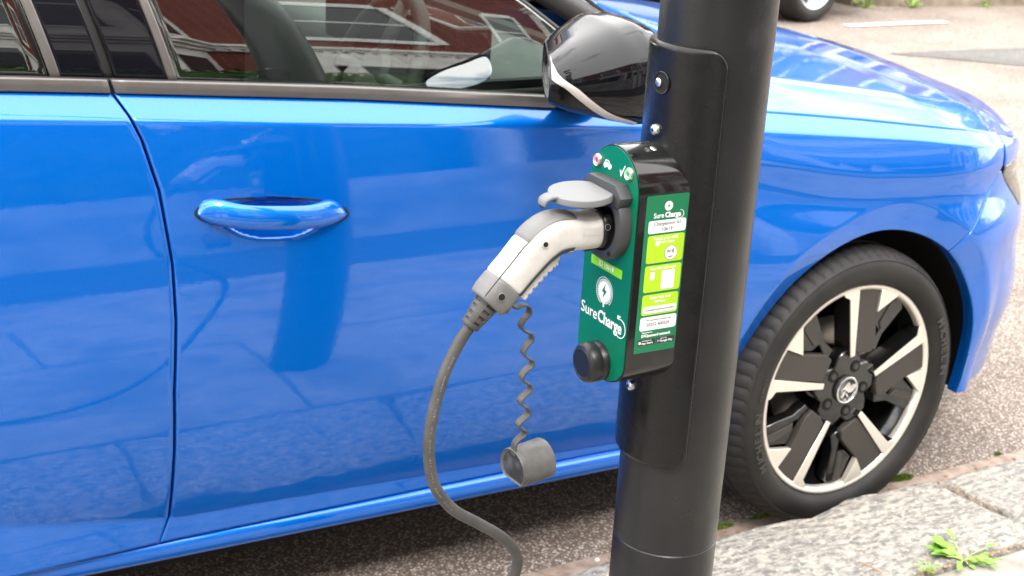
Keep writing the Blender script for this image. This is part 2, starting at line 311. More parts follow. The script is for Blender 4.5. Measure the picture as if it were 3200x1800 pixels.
def tube(name, path, r, mt, parent=None, seg=16, flat=None):
    """path Nx3; r scalar or array; flat=(wu,wv, up) for a ribbon section"""
    P = np.asarray(path, float); n = len(P); V = []; F = []
    up = Vector((0, -1, 0)) if flat else None
    T = np.gradient(P, axis=0); T /= np.linalg.norm(T, axis=1)[:, None]
    u = Vector((0, 0, 1)).cross(Vector(T[0]));
    if u.length < 1e-3: u = Vector((0, 1, 0)).cross(Vector(T[0]))
    u.normalize(); R = np.broadcast_to(r, (n,))
    for i in range(n):
        t = Vector(T[i])
        if flat:
            u = (Vector(flat[2]) - t * t.dot(Vector(flat[2]))).normalized()
        else:
            u = (u - t * t.dot(u)).normalized()
        v = t.cross(u)
        for j in range(seg):
            a = 2 * pi * j / seg
            if flat:
                e = .45; cu = abs(cos(a)) ** e * (1 if cos(a) > 0 else -1); su = abs(sin(a)) ** e * (1 if sin(a) > 0 else -1)
                V.append(Vector(P[i]) + u * cu * flat[0] + v * su * flat[1])
            else: V.append(Vector(P[i]) + (u * cos(a) + v * sin(a)) * R[i])
    for i in range(n - 1):
        for j in range(seg): F.append((i * seg + j, i * seg + (j + 1) % seg, (i + 1) * seg + (j + 1) % seg, (i + 1) * seg + j))
    F.append(tuple(reversed(range(seg)))); F.append(tuple((n - 1) * seg + j for j in range(seg)))
    o = mesh(name, V, F, mt, parent); fixn(o); return o
def prism(name, poly, org, ux, uy, depth, mt, parent=None, bev=0, smooth=False):
    """poly 2D in (ux,uy) plane at org; extruded by depth along ux x uy (towards viewer)"""
    ux, uy = Vector(ux), Vector(uy); n = ux.cross(uy).normalized(); org = Vector(org)
    A = [org + ux * x + uy * y for x, y in poly]; k = len(A)
    V = A + [p + n * depth for p in A]; F = [tuple(reversed(range(k))), tuple(range(k, 2 * k))] + [(i, (i + 1) % k, k + (i + 1) % k, k + i) for i in range(k)]
    o = mesh(name, V, F, mt, parent, smooth); fixn(o)
    if bev: bevel(o, bev, 2)
    return o
def rrect(w_, h_, r, n=5):
    P = []
    for cx, cy, a0 in ((w_ / 2 - r, h_ / 2 - r, 0), (-w_ / 2 + r, h_ / 2 - r, 90), (-w_ / 2 + r, -h_ / 2 + r, 180), (w_ / 2 - r, -h_ / 2 + r, 270)):
        for i in range(n + 1):
            a = radians(a0 + 90 * i / n); P.append((cx + r * cos(a), cy + r * sin(a)))
    return P
def circ(r, n=28, cx=0, cy=0, ry=None): return [(cx + r * cos(2 * pi * i / n), cy + (ry or r) * sin(2 * pi * i / n)) for i in range(n)]
def off(poly, dx, dy, s=1): return [(x * s + dx, y * s + dy) for x, y in poly]
def text(s, size, org, ux, uy, mt, parent, bold=0, align='CENTER', depth=.00025, name='lettering', shear=0, sx=1):
    cu = bpy.data.curves.new('lettering', 'FONT'); cu.body = s; cu.size = size; cu.align_x = align; cu.align_y = 'CENTER'; cu.offset = bold * size; cu.extrude = depth / 2; cu.resolution_u = 3; cu.shear = shear
    ob = bpy.data.objects.new('lettering', cu); C.objects.link(ob)
    me = bpy.data.meshes.new_from_object(ob.evaluated_get(bpy.context.evaluated_depsgraph_get()))
    bpy.data.objects.remove(ob); ux, uy = Vector(ux).normalized(), Vector(uy).normalized(); n = ux.cross(uy); org = Vector(org)
    V = [org + ux * v.co.x * sx + uy * v.co.y + n * (v.co.z + depth / 2) for v in me.vertices]; F = [tuple(p.vertices) for p in me.polygons]
    bpy.data.meshes.remove(me)
    return mesh(name, V, F, mt, parent, False)

# ------------------------------------------------------------------ the body-side surface y = S(x, z)
def sp(t, w_): return w_ * np.logaddexp(0, t / w_)
def sstep(a, b, x): t = np.clip((x - a) / (b - a), 0, 1); return t * t * (3 - 2 * t)
ZC = ([-3.6, -2.6, -1.674, -1.485, -1.137, -.842, -.59, -.281, .124, .5, .9], [1.02, 1.03, 1.009, .995, .970, .949, .930, .899, .853, .80, .74])
ZT = ([-3.6, -2.6, -1.666, -1.497, -1.122, -.712, -.45], [1.06, 1.065, 1.039, 1.027, .999, .962, .945])
ZS = ([-2.4, -1.9, -1.718, -1.619, -1.427, -.525, -.3], [.49, .41, .352, .328, .294, .257, .25])
ZB = ([-2.6, -1.455, -.512, -.2], [.266, .249, .237, .233])
ZF = ([-.6, -.283, -.103, -.016, .137, .394, .9], [.90, .842, .805, .791, .779, .774, .75])
ZG = ([-.47, -.40, -.33, -.227, .001, .272, .424, .55, .70, .86], [.952, .946, .937, .924, .896, .860, .832, .80, .765, .735])
RO = ([-40, -15, 0, 21, 35, 52, 68, 85, 106, 124, 132, 144, 158, 172, 200, 220], [.37, .38, .385, .387, .399, .399, .402, .395, .384, .388, .387, .378, .366, .355, .345, .34])
WCX, WCZ = .035, .332
def I(x, t): return np.interp(x, t[0], t[1])
def PZ(z): return .43 * (z - .70) ** 2
def S(x, z):
    x = np.asarray(x, float); z = np.asarray(z, float)
    y = PZ(z) * (1 - .8 * sstep(-.35, .2, x) * (z < .70))
    zc = I(x, ZC); y = y + .85 * sp(z - zc, .0018)
    wf = sstep(-.62, -.2, x)
    y = y + wf * .26 * sp(z - I(x, ZF), .003)
    y = y + wf * .010 * np.exp(-((z - I(x, ZF) + .055) / .05) ** 2)
    y = y - .36 * sp(I(x, ZS) - z, .0012) * (1 - sstep(-.5, -.42, x))
    x0 = .2 + .065 * sstep(.60, .36, z)
    q = np.maximum(0, x - x0); y = y + 1.05 * q ** 2 - .02 * sstep(.2, .6, x) * sstep(.3, .5, z) * sstep(.75, .6, z)
    r = np.hypot(x - WCX, z - WCZ); an = np.degrees(np.arctan2(z - WCZ, x - WCX)); an = np.where(an < -60, an + 360, an)
    y = y + .34 * sp(I(an, RO) - r, .0020) + .10 * sstep(.37, .46, x) * sp(.60 - z, .004) - .018 * wf * sstep(.76, .60, z)
    r2 = np.hypot(x + 2.675, z - WCZ); y = y + .015 * (sstep(.36, .38, r2) - 1)
    # rear taper
    y = y + .25 * np.maximum(0, -2.9 - x) ** 2
    # handle recess
    e = ((x + 1.278) / .080) ** 2 + ((z - .8300 + .09 * (x + 1.278)) / .0335) ** 2
    y = y + .034 * np.where(e < 1, (1 - np.clip(e, 0, 1)) ** .8, 0)
    return y
def resamp(pts, n):
    P = np.array(pts, float); L = np.r_[0, np.cumsum(np.hypot(*np.diff(P, axis=0).T))]; s = np.linspace(0, L[-1], n)
    return np.stack([np.interp(s, L, P[:, 0]), np.interp(s, L, P[:, 1])], 1)
def coons(bot, top, left, right, nu, nv):
    B, T = resamp(bot, nu), resamp(top, nu); L, R = resamp(left, nv), resamp(right, nv)
    u = np.linspace(0, 1, nu)[None, :, None]; v = np.linspace(0, 1, nv)[:, None, None]
    P = (1 - v) * B[None] + v * T[None] + (1 - u) * L[:, None] + u * R[:, None] - ((1 - u) * (1 - v) * B[0] + u * (1 - v) * B[-1] + (1 - u) * v * T[0] + u * v * T[-1])
    return P
def panel(name, bot, top, left, right, nu, nv, mt, parent, surf=S, fold=.018, lift=0.0, mirror=False):
    P = coons(bot, top, left, right, nu, nv); Y = surf(P[..., 0], P[..., 1]) - lift
    G = np.stack([P[..., 0], Y, P[..., 1]], -1)
    V = G.reshape(-1, 3); F = [(j * nu + i, j * nu + i + 1, (j + 1) * nu + i + 1, (j + 1) * nu + i) for j in range(nv - 1) for i in range(nu - 1)]
    ring = [i for i in range(nu)] + [j * nu + nu - 1 for j in range(1, nv)] + [(nv - 1) * nu + i for i in range(nu - 2, -1, -1)] + [j * nu for j in range(nv - 2, 0, -1)]
    k = len(ring); c = V.mean(0); R0 = V[ring]; nx = np.roll(R0, -1, 0) - np.roll(R0, 1, 0); nx = np.stack([nx[:, 2], nx[:, 0] * 0, -nx[:, 0]], 1); nx /= np.linalg.norm(nx, axis=1)[:, None] + 1e-9
    A = R0 + nx * .0011 + [0, .0011, 0]; Bq = R0 + nx * .0015 + [0, .004, 0]; D = R0 + nx * .0015 + [0, fold, 0]
    b = len(V); V = np.vstack([V, A, Bq, D])
    for i in range(k):
        j = (i + 1) % k
        F += [(ring[j], ring[i], b + i, b + j), (b + j, b + i, b + k + i, b + k + j), (b + k + j, b + k + i, b + 2 * k + i, b + 2 * k + j)]
    if mirror: V = V * [1, -1, 1] + [0, 1.86, 0]; F = [tuple(reversed(f)) for f in F]
    return mesh(name, V, F, mt, parent)
def line(t, xs, dz=0): return [(x, float(I(x, t)) + dz) for x in xs]

# ================================================================== GROUND
road = MB()
nx_, ny_ = 60, 40
def sheet(name, x0, x1, y0, y1, z, mt, nx=2, ny=2, amp=0):
    V = []; F = []
    for j in range(ny + 1):
        for i in range(nx + 1): V.append((x0 + (x1 - x0) * i / nx, y0 + (y1 - y0) * j / ny, z + (random.uniform(-amp, amp) if amp else 0)))
    for j in range(ny):
        for i in range(nx): a = j * (nx + 1) + i; F.append((a, a + 1, a + nx + 2, a + nx + 1))
    return mesh(name, V, F, mt, None, True)
tag(sheet('ground', -400, 400, -400, 400, -.06, M['joint']), kind='structure')
tag(sheet('road', -60, 120, -.02, 9.2, 0, M['road']), kind='structure')
tag(sheet('road', -60, 120, 9.2, 60, -.004, M['road']), kind='structure')
tag(sheet('gutter_strip', -20, 40, -.07, .078, .004, M['gutter'], 80, 2, .0012), kind='structure')
pat = mesh('road_patch', [(5.20, 4.08, .004), (9.6, 3.75, .004), (9.6, 4.52, .004), (7.0, 4.55, .004), (5.05, 4.66, .004), (4.55, 4.66, .004)], [(0, 1, 2, 3, 4, 5)], M['patch']); tag(pat, kind='structure')
for x0, x1 in ((-6, -2), (5.07, 6.08), (8, 12), (16, 20)):
    tag(sheet('road_marking', x0, x1, 5.60, 5.69, .008, M['line']), kind='structure')
rise = sheet('pavement_bed', -20, 40, -3.6, -.075, .055, M['joint']); tag(rise, kind='structure')

# kerb: granite stones
kerb = bpy.data.objects.new('kerb', None); C.objects.link(kerb); kerb['kind'] = 'structure'; kerb.location = (0, -.2, 0)
def stone(name, x0, x1, y0, y1, ztop, mt, parent, skew=0, n=26, m_=10, amp=.0035, rad=.012, edge=.006, seed=0):
    rs_ = np.random.RandomState(seed)
    def nz1(k):
        a = rs_.normal(size=k); a = np.convolve(a, [.25, .5, .25], 'same'); return a
    us = np.r_[0, .004, .012, np.linspace(.03, .97, n), .988, .996, 1]; vs = np.r_[0, .015, .05, np.linspace(.12, .88, m_), .95, .985, 1]
    nu, nv = len(us), len(vs)
    ef, eb = nz1(nu) * edge, nz1(nu) * edge * .5; el, er = nz1(nv) * edge, nz1(nv) * edge
    H = rs_.normal(size=(nv, nu)); 
    for _ in range(2): H = (H + np.roll(H, 1, 0) + np.roll(H, -1, 0) + np.roll(H, 1, 1) + np.roll(H, -1, 1)) / 5
    V = []
    for j, v in enumerate(vs):
        for i, u in enumerate(us):
            x = x0 + (x1 - x0) * u + (el[j] * (1 - u) + er[j] * u) + skew * (v - .5)
            y = y0 + (y1 - y0) * v + (eb[i] * (1 - v) + ef[i] * v)
            dd = min((x - x0 - skew * (v - .5)) if 1 else 0, (x1 + skew * (v - .5) - x), (y - y0), (y1 - y)); dd = max(dd, 0)
            t = max(0, 1 - dd / rad); z = ztop - rad * .55 * t * t + H[j, i] * amp * 2.2
            V.append((x, y, z))
    F = [(j * nu + i, j * nu + i + 1, (j + 1) * nu + i + 1, (j + 1) * nu + i) for j in range(nv - 1) for i in range(nu - 1)]
    ring = [i for i in range(nu)] + [j * nu + nu - 1 for j in range(1, nv)] + [(nv - 1) * nu + i for i in range(nu - 2, -1, -1)] + [j * nu for j in range(nv - 2, 0, -1)]
    b = len(V); V += [(V[i][0], V[i][1], -.04) for i in ring]; k = len(ring)
    F += [(ring[(q + 1) % k], ring[q], b + q, b + (q + 1) % k) for q in range(k)]
    return mesh(name, V, F, mt, parent)
xs = [-7.9, -6.75, -5.6, -4.42, -3.35, -2.2, -1.15, -.80 + .0]; 
xj = [-8.0, -6.9, -5.8, -4.65, -3.6, -2.45, -1.42, -.86, .272, 1.42, 2.5, 3.65, 4.7, 5.9, 7.0, 8.2]
for i in range(len(xj) - 1):
    stone('kerb_stone', xj[i] + .005, xj[i + 1] - .005, -.338, -.058, .08, M['granite'], kerb, skew=-.045 if i in (7, 8) else .02, seed=i + 3, amp=.0048, edge=.0095)
# dirt and litter along the kerb foot and the slab joint
lit = MB()
for _ in range(420):
    side = random.random()
    if side < .6: x, y, z = random.uniform(-1.6, 1.9), .03 + abs(random.gauss(0, .035)), .007
    else: x, y, z = random.uniform(-.6, .6), -.342 + random.gauss(0, .005), .077
    s_ = random.uniform(.0012, .0045); a = random.random() * 6.28
    q = [(x + s_ * cos(a + k * 1.57) * (1 if k % 2 else 1.6), y + s_ * sin(a + k * 1.57), z + random.uniform(0, .003)) for k in range(4)]
    lit.add(q, [(0, 1, 2, 3)])
o = lit.make('kerb_litter', M['twig'], None); tag(o, kind='stuff')
# dry debris in the joint
deb = MB()
for _ in range(90):
    t = random.random(); x = .25 + t * .045 + random.uniform(-.006, .006); y = -.06 - t * .25; z = .066 + random.random() * .012; a = random.random() * 6.28; l_ = random.uniform(.004, .014)
    deb.add([(x, y, z), (x + cos(a) * l_, y + sin(a) * l_, z + .003), (x + cos(a) * l_ - sin(a) * .0015, y + sin(a) * l_ + cos(a) * .0015, z + .003), (x - .0012, y + .0012, z)], [(0, 1, 2, 3)])
o = deb.make('dry_debris', M['twig'], None); tag(o, kind='stuff')
# paving slabs
pav = bpy.data.objects.new('pavement', None); C.objects.link(pav); pav['kind'] = 'structure'; pav.location = (0, -1.8, 0)
y = -.346; row = 0; sid = 40
for dy in (.62, .60, .66):
    x = -8 + .35 * row
    while x < 7.5:
        wd = random.choice((.62, .78, .9, .74)); sid += 1
        if row == 0 and x < .0 < x + wd + .2: pass
        stone('paving_slab', x + .005, x + wd - .005, y - dy + .005, y - .004, .078 + random.uniform(-.002, .001), M['slab'], pav, n=6, m_=5, amp=.0015, rad=.008, edge=.002, seed=sid)
        x += wd
    y -= dy; row += 1

tag(sheet('footway_tarmac', -20, 40, -3.62, -2.235, .074, M['footway']), kind='structure')
# moss tufts, weeds
def tuft(cx, cy, cz, rx_, ry_, n, hmax, name='moss'):
    t = MB()
    for _ in range(n):
        a = random.random() * 2 * pi; r = random.random() ** .5; x = cx + cos(a) * r * rx_; y = cy + sin(a) * r * ry_; h = hmax * (1 - r * r) * random.uniform(.4, 1) + .002; b = random.random() * pi; s = random.uniform(.0012, .003)
        tx, ty = random.uniform(-.004, .004), random.uniform(-.004, .004)
        t.add([(x - cos(b) * s, y - sin(b) * s, cz), (x + cos(b) * s, y + sin(b) * s, cz), (x + tx, y + ty, cz + h)], [(0, 1, 2)])
    o = t.make(name, M['moss']); tag(o, kind='stuff'); return o
for (x, y_, rx_, ry_, n_) in ((.30, .085, .035, .014, 500), (.20, .074, .04, .010, 350), (-.24, .07, .03, .010, 300), (-.12, .072, .05, .008, 250), (.62, .085, .012, .006, 60)):
    tuft(x, y_, .004, rx_, ry_, n_, .012)
def leaf_mesh(L, W, droop=.3):
    V = []; F = []; n = 6
    for i in range(n + 1):
        t = i / n; w_ = W * (sin(pi * min(1, t * .92 + .04)) ** .7) * (.35 + .65 * t if t < .5 else 1); z = L * (.28 * t - droop * t * t)
        V += [(L * t, -w_ / 2, z + W * .14), (L * t, 0, z), (L * t, w_ / 2, z + W * .14)]
    for i in range(n):
        a = i * 3; F += [(a, a + 1, a + 4, a + 3), (a + 1, a + 2, a + 5, a + 4)]
    return V, F
def weed(name, label, cx, cy, cz, leaves, sc_=1.0, stem_r=.0011):
    root = thing(name, label, 'weed', (cx, cy, cz))
    for k, (ang, sl, L, W, el) in enumerate(leaves):
        a = radians(ang); dx, dy = cos(a), sin(a); e = radians(el)
        p0 = Vector((cx, cy, cz)); p1 = p0 + Vector((dx * cos(e), dy * cos(e), sin(e))) * sl
        tube('stem', spline([p0, (p0 + p1) / 2 + Vector((0, 0, .003)), p1], 6), stem_r, M['stem'], root, 6)
        V, F = leaf_mesh(L, W); rot = Matrix.Rotation(a, 3, 'Z') @ Matrix.Rotation(-e * .6, 3, 'Y') @ Matrix.Rotation(random.uniform(-.4, .4), 3, 'X')
        mesh('leaf', [p1 + rot @ Vector(v) for v in V], F, M['leaf'], root)
    return root
LV = []
for k in range(22): LV.append((random.gauss(128, 30), random.uniform(.015, .046), random.uniform(.026, .040), random.uniform(.012, .019), random.uniform(4, 30)))
for k in range(10): LV.append((random.gauss(-32, 26), random.uniform(.015, .06), random.uniform(.018, .026), random.uniform(.011, .016), random.uniform(5, 25)))
for k in range(4): LV.append((random.uniform(180, 300), random.uniform(.01, .03), .02, .011, random.uniform(0, 20)))
weed('weed', 'bright green leafy weed growing from the pavement joint beside the kerb', .045, -.338, .078, LV)
LV = [(random.uniform(0, 360), random.uniform(.006, .022), random.uniform(.008, .014), random.uniform(.005, .008), random.uniform(20, 80)) for k in range(14)]
weed('weed', 'small tufted seedling in the pavement joint left of the larger weed', -.055, -.345, .078, LV)
tw = tube('twig', spline([(-.165, -.262, .084), (-.158, -.285, .086), (-.150, -.312, .084)], 8), .0016, M['twig'], None, 6); tag(tw, 'thin dry brown twig lying on the granite kerb stone', 'twig')
pb = mesh('pebble', [(-.568 + .006 * cos(a) * cos(b), .062 + .005 * sin(a) * cos(b), .006 + .005 * sin(b)) for b in (-1.2, -.6, 0, .6, 1.2) for a in [2 * pi * i / 8 for i in range(8)]], [(j * 8 + i, j * 8 + (i + 1) % 8, (j + 1) * 8 + (i + 1) % 8, (j + 1) * 8 + i) for j in range(4) for i in range(8)] + [tuple(range(32, 40))], M['white']); tag(pb, 'tiny white pebble in the gutter beside the lamp post', 'pebble')

# ================================================================== BLUE CAR
car = thing('parked_car', 'bright blue hatchback parked at the kerb behind the lamp post', 'car', (-1.3, .93, 0))
for mir in (False, True):
    # rear door
    left = [(-2.50, .38), (-2.42, .60), (-2.34, .80), (-2.40, .95), (-2.42, float(I(-2.42, ZT)))]
    gapx = [(-1.461, .245), (-1.4455, .30), (-1.4440, .36), (-1.443, .446), (-1.445, .554), (-1.441, .680), (-1.443, .775), (-1.456, .889), (-1.475, .965), (-1.490, 1.001), (-1.505, float(I(-1.505, ZT)))]
    gl = [(x - .0035, z) for x, z in gapx]; gr = [(x + .0035, z) for x, z in gapx]
    bot = line(ZB, np.linspace(-2.30, gl[0][0], 12), .006); bot = [(-2.36, .27)] + bot[1:]; left[0] = bot[0]
    gl[0] = bot[-1]; top = line(ZT, np.linspace(-2.42, gl[-1][0], 12)); top[-1] = gl[-1]; top[0] = left[-1]
    d = panel('rear_door', bot, top, left, gl, 70 if mir else 130, 60 if mir else 210, M['paint'], car, mirror=mir)
    # front door
    right = [(-.452, float(I(-.452, ZB)) + .006), (-.447, .5), (-.452, .8), (-.47, float(I(-.47, ZT)))]
    bot = line(ZB, np.linspace(gr[0][0] - .004, -.452, 12), .006); gr[0] = bot[0]
    top = line(ZT, np.linspace(gr[-1][0], -.47, 12)); top[0] = gr[-1]; top[-1] = right[-1]
    fd = panel('front_door', bot, top, gr, right, 70 if mir else 190, 60 if mir else 230, M['paint'], car, mirror=mir)
    # fender
    def arc(a0, a1, n, R=.340): return [(WCX + R * cos(radians(a)), WCZ + R * sin(radians(a))) for a in np.linspace(a0, a1, n)]
    fl = [(-.445, .235), (-.440, .5), (-.445, .8), (-.460, float(I(-.46, ZG)) - .0055)]
    fb = [(-.445, .235), (-.355, .232)] + arc(190, 54, 40)
    frr = [fb[-1], (.277, .648), (.340, .705), (.409, .762), (.417, .79), (.424, float(I(.424, ZG)) - .0055)]
    ft = line(ZG, np.linspace(-.46, .424, 20), -.0055); ft[0] = fl[-1]; ft[-1] = frr[-1]
    panel('fender', fb, ft, fl, frr, 90 if mir else 220, 50 if mir else 190, M['paint'], car, mirror=mir, fold=.03)
    # bumper side
    bl = list(reversed(arc(53, -16, 24)))
    bt = [bl[-1], (.281, .644), (.344, .701), (.413, .756), (.430, .744), (.552, .645), (.72, .630), (.86, .62)]
    br = [(.86, .22), (.86, .62)]
    bb = [bl[0], (.36, .243), (.5, .232), (.86, .22)]
    panel('front_bumper', bb, bt, bl, br, 50 if mir else 90, 40 if mir else 120, M['paint'], car, mirror=mir, fold=.03)
    # headlamp + panel above it
    panel('headlamp', [(.435, .748), (.555, .650), (.72, .634), (.86, .624)], [(.438, .758), (.60, .746), (.74, .723), (.86, .698)], [(.435, .748), (.438, .758)], [(.86, .624), (.86, .698)], 30, 14, M['gloss'], car, mirror=mir, lift=-.014)
    panel('headlamp_lens', [(.433, .748), (.555, .649), (.72, .634), (.86, .624)], [(.436, .761), (.60, .749), (.74, .726), (.86, .700)], [(.433, .748), (.436, .761)], [(.86, .624), (.86, .700)], 30, 14, M['lens'], car, mirror=mir, fold=.01)
    panel('nose_panel', [(.428, .765), (.60, .752), (.74, .729), (.86, .703)], [(.428, .827), (.55, .796), (.70, .761), (.86, .731)], [(.428, .765), (.428, .827)], [(.86, .703), (.86, .731)], 40, 20, M['paint'], car, mirror=mir, fold=.02)
    gp = [(x, float(S(x, I(x, ZG))) + .010, float(I(x, ZG)) - .010) for x in np.linspace(-.42, .43, 30)]
    tube('bonnet_gap_shade', [(a, 1.86 - b, c) if mir else (a, b, c) for a, b, c in gp], .0075, M['black'], car, 8)  # black tube laid in the bonnet gap to stand in for its shade
    # sill: profile lofted along x
    prof = [(.012, .14), (.007, .096), (.003, .082), (-.002, .074), (-.008, .0705), (-.016, .0695), (-.028, .0705), (-.033, .074), (-.036, .080), (-.054, .112), (-.060, .14), (-.062, .30)]
    V = []; X_ = np.linspace(-2.34, -.34, 41)
    for x in X_:
        dzz = float(I(x, ZB)) + .004
        for z, y_ in prof: V.append((x, y_ + (0 if not mir else 0), z + dzz - .004))
    n_ = len(prof); F = [(i * n_ + j, (i + 1) * n_ + j, (i + 1) * n_ + j + 1, i * n_ + j + 1) for i in range(40) for j in range(n_ - 1)]
    if mir: V = [(a, 1.86 - b, c) for a, b, c in V]
    fixn(mesh('sill', V, F, M['paint'], car))
    # quarter panel
    ql = [(-3.50, .45), (-3.50, .75), (-3.46, .95), (-3.40, 1.06)]
    def arc2(a0, a1, n, R=.345): return [(-2.675 + R * cos(radians(a)), WCZ + R * sin(radians(a))) for a in np.linspace(a0, a1, n)]
    qb = [(-3.50, .45), (-3.3, .30), (-3.03, .28)] + arc2(188, 12, 30) 
    qr = [qb[-1], (-2.345, .62), (-2.345, .80), (-2.405, .95), (-2.425, float(I(-2.42, ZT)))]
    qt = [(-3.40, 1.06)] + line(ZT, np.linspace(-3.2, -2.425, 8)); qt[-1] = qr[-1]
    panel('quarter_panel', qb, qt, ql, qr, 90, 50, M['paint'], car, mirror=mir, fold=.03)

# glasshouse surface
def G(x, z):
    zb = I(x, ZT); y0 = S(x, zb)
    t = np.maximum(0, np.asarray(z) - zb); return y0 + .012 + .14 * t + .92 * t ** 2 + .25 * np.maximum(0, np.asarray(x) - (-.9)) ** 2
for mir in (False, True):
    # belt trims (anthracite), split at the door gap
    def off_(dy): return lambda x, z: S(x, I(x, ZT)) + dy + 0 * z + .25 * np.maximum(0, z - I(x, ZT) - .012)
    for x0, x1 in ((-2.44, -1.5095), (-1.5015, -.56)):
        xs_ = np.linspace(x0, x1, 14); b_ = line(ZT, xs_, .0035); t_ = line(ZT, xs_, .0215)
        sl = -.0045
        panel('belt_trim', b_, [(x + sl, z) for x, z in t_], [b_[0], (t_[0][0] + sl, t_[0][1])], [b_[-1], (t_[-1][0] + sl, t_[-1][1])], 40, 8, M['anod'], car, surf=off_(-.004), fold=.015, mirror=mir)
        panel('belt_seal', line(ZT, xs_, -.004), line(ZT, xs_, .004), [b_[0], t_[0]], [b_[-1], t_[-1]], 20, 4, M['seal'], car, surf=off_(.002), fold=.01, mirror=mir)
    zt_ = lambda x: float(I(x, ZT)) + .022
    sl = lambda x, z: x - .245 * (z - zt_(x)) - .25 * max(0, z - zt_(x)) ** 2     # slant of the pillar lines
    def quad(name, xa, xb, z1, mt, lift, sA=1, sB=1, nu=24, nv=40, z0=0, mir=False):
        za, zb_ = zt_(xa) + z0, zt_(xb) + z0
        L_ = [(xa - (.245 * (z - za) + .25 * (z - za) ** 2) * sA, z) for z in np.linspace(za, z1, 12)]
        R_ = [(xb - (.245 * (z - zb_) + .25 * (z - zb_) ** 2) * sB, z) for z in np.linspace(zb_, z1, 12)]
        return panel(name, [(x, zt_(x) + z0) for x in np.linspace(xa, xb, 10)], [(L_[-1][0] + (R_[-1][0] - L_[-1][0]) * t, z1) for t in np.linspace(0, 1, 10)], L_, R_, nu, nv, mt, car, surf=G, fold=.004, lift=lift, mirror=mir)
    quad('rear_door_glass', -2.40, -1.588, 1.37, M['privacy'], 0, .2, 1, mir=mir)
    quad('window_frame', -1.590, -1.578, 1.38, M['anod'], .006, mir=mir, nu=6)
    quad('pillar_panel', -1.576, -1.5115, 1.38, M['gloss'], .003, mir=mir, nu=16)
    quad('pillar_seal', -1.516, -1.496, 1.38, M['seal'], -.006, mir=mir, nu=6)
    quad('pillar_panel', -1.497, -1.419, 1.38, M['gloss'], .003, mir=mir, nu=16)
    quad('window_frame', -1.417, -1.406, 1.38, M['anod'], .006, mir=mir, nu=6)
    # front door glass: upper-right follows the A pillar
    za = zt_(-1.404)
    L_ = [(-1.404 - (.245 * (z - za) + .25 * (z - za) ** 2), z) for z in np.linspace(za, 1.37, 12)]
    bot_ = [(x, zt_(x)) for x in np.linspace(-1.404, -.71, 12)]
    R_ = [(-.71, zt_(-.71)), (-.705, 1.03), (-.698, 1.075)]
    T_ = [L_[-1], (-1.20, 1.372), (-1.08, 1.33), (-.90, 1.215), (-.78, 1.135), (-.698, 1.075)]
    panel('front_door_glass', bot_, T_, L_, R_, 60, 60, M['glass'], car, surf=G, fold=.004, mirror=mir)
    # sail panel behind the mirror
    panel('sail_panel', [(x, zt_(x)) for x in np.linspace(-.705, -.50, 5)], [(-.693, 1.078), (-.62, 1.04), (-.50, zt_(-.5) + .01)], [(-.705, zt_(-.705)), (-.693, 1.078)], [(-.50, zt_(-.5)), (-.50, zt_(-.5) + .01)], 14, 14, M['satin'], car, surf=G, fold=.01, lift=.004, mirror=mir)
    # roof rail and A pillar, sealing strips
    def strip(name, pts, wdt, mt, thick=.012, m2=mir):
        P = spline(pts, 40); V = []; F = []
        T_ = np.gradient(P, axis=0); T_ /= np.linalg.norm(T_, axis=1)[:, None]
        for i in range(len(P)):
            n = Vector((.05, -.9, .42)).normalized(); t = Vector(T_[i]); s_ = n.cross(t).normalized()
            for a, b in ((-1, 0), (-.8, 1), (0, 1.35), (.8, 1), (1, 0)):
                q = Vector(P[i]) + s_ * a * wdt / 2 + n * b * thick; V.append((q.x, 1.86 - q.y if m2 else q.y, q.z))
        for i in range(len(P) - 1):
            for j in range(4): F.append((i * 5 + j, i * 5 + j + 1, (i + 1) * 5 + j + 1, (i + 1) * 5 + j))
        return fixn(mesh(name, V, F, mt, car))
    strip('windscreen_pillar', [(-.36, .165, .972), (-.55, .190, 1.068), (-.74, .22, 1.172), (-.95, .275, 1.285), (-1.12, .32, 1.365), (-1.35, .35, 1.405)], .052, M['satin'])
    strip('window_seal', [(-.69, .115, 1.072), (-.78, .135, 1.136), (-.90, .162, 1.216), (-1.08, .24, 1.333), (-1.2, .27, 1.375)], .016, M['seal'], .008)
    strip('roof_rail', [(-1.2, .30, 1.385), (-1.7, .31, 1.405), (-2.4, .32, 1.39), (-3.1, .34, 1.32)], .06, M['gloss'], .01)
    # rear pillar
    quad('rear_pillar', -3.25, -2.40, 1.36, M['paint'], 0, -1.2, .2, mir=mir)

# roof, screens
def grid(name, fn, nu, nv, mt, parent, flip=False):
    V = [fn(i / (nu - 1), j / (nv - 1)) for j in range(nv) for i in range(nu)]
    F = [(j * nu + i, j * nu + i + 1, (j + 1) * nu + i + 1, (j + 1) * nu + i) for j in range(nv - 1) for i in range(nu - 1)]
    return mesh(name, V, F, mt, parent)
def lerp(a, b, t): return a + (b - a) * t
grid('roof', lambda u, v: (lerp(-3.15, -1.12, u) - .1 * (1 - (2 * v - 1) ** 2) * (1 - u) + .1 * (1 - (2 * v - 1) ** 2) * u, lerp(.325, 1.535, v), 1.375 + .05 * (1 - (2 * v - 1) ** 2) + .035 * sin(pi * min(1, u * 1.1)) - .07 * (1 - u) ** 2), 30, 20, M['paint'], car)
def wsc(u, v):
    yb, yt = lerp(.185, 1.675, v), lerp(.33, 1.53, v); c = 1 - (2 * v - 1) ** 2
    return (lerp(-.40 + .20 * c, -1.12 + .10 * c, u), lerp(yb, yt, u), lerp(.985 + .015 * c, 1.375 + .05 * c, u) + .03 * sin(pi * u))
grid('windscreen', wsc, 24, 30, M['glass'], car)
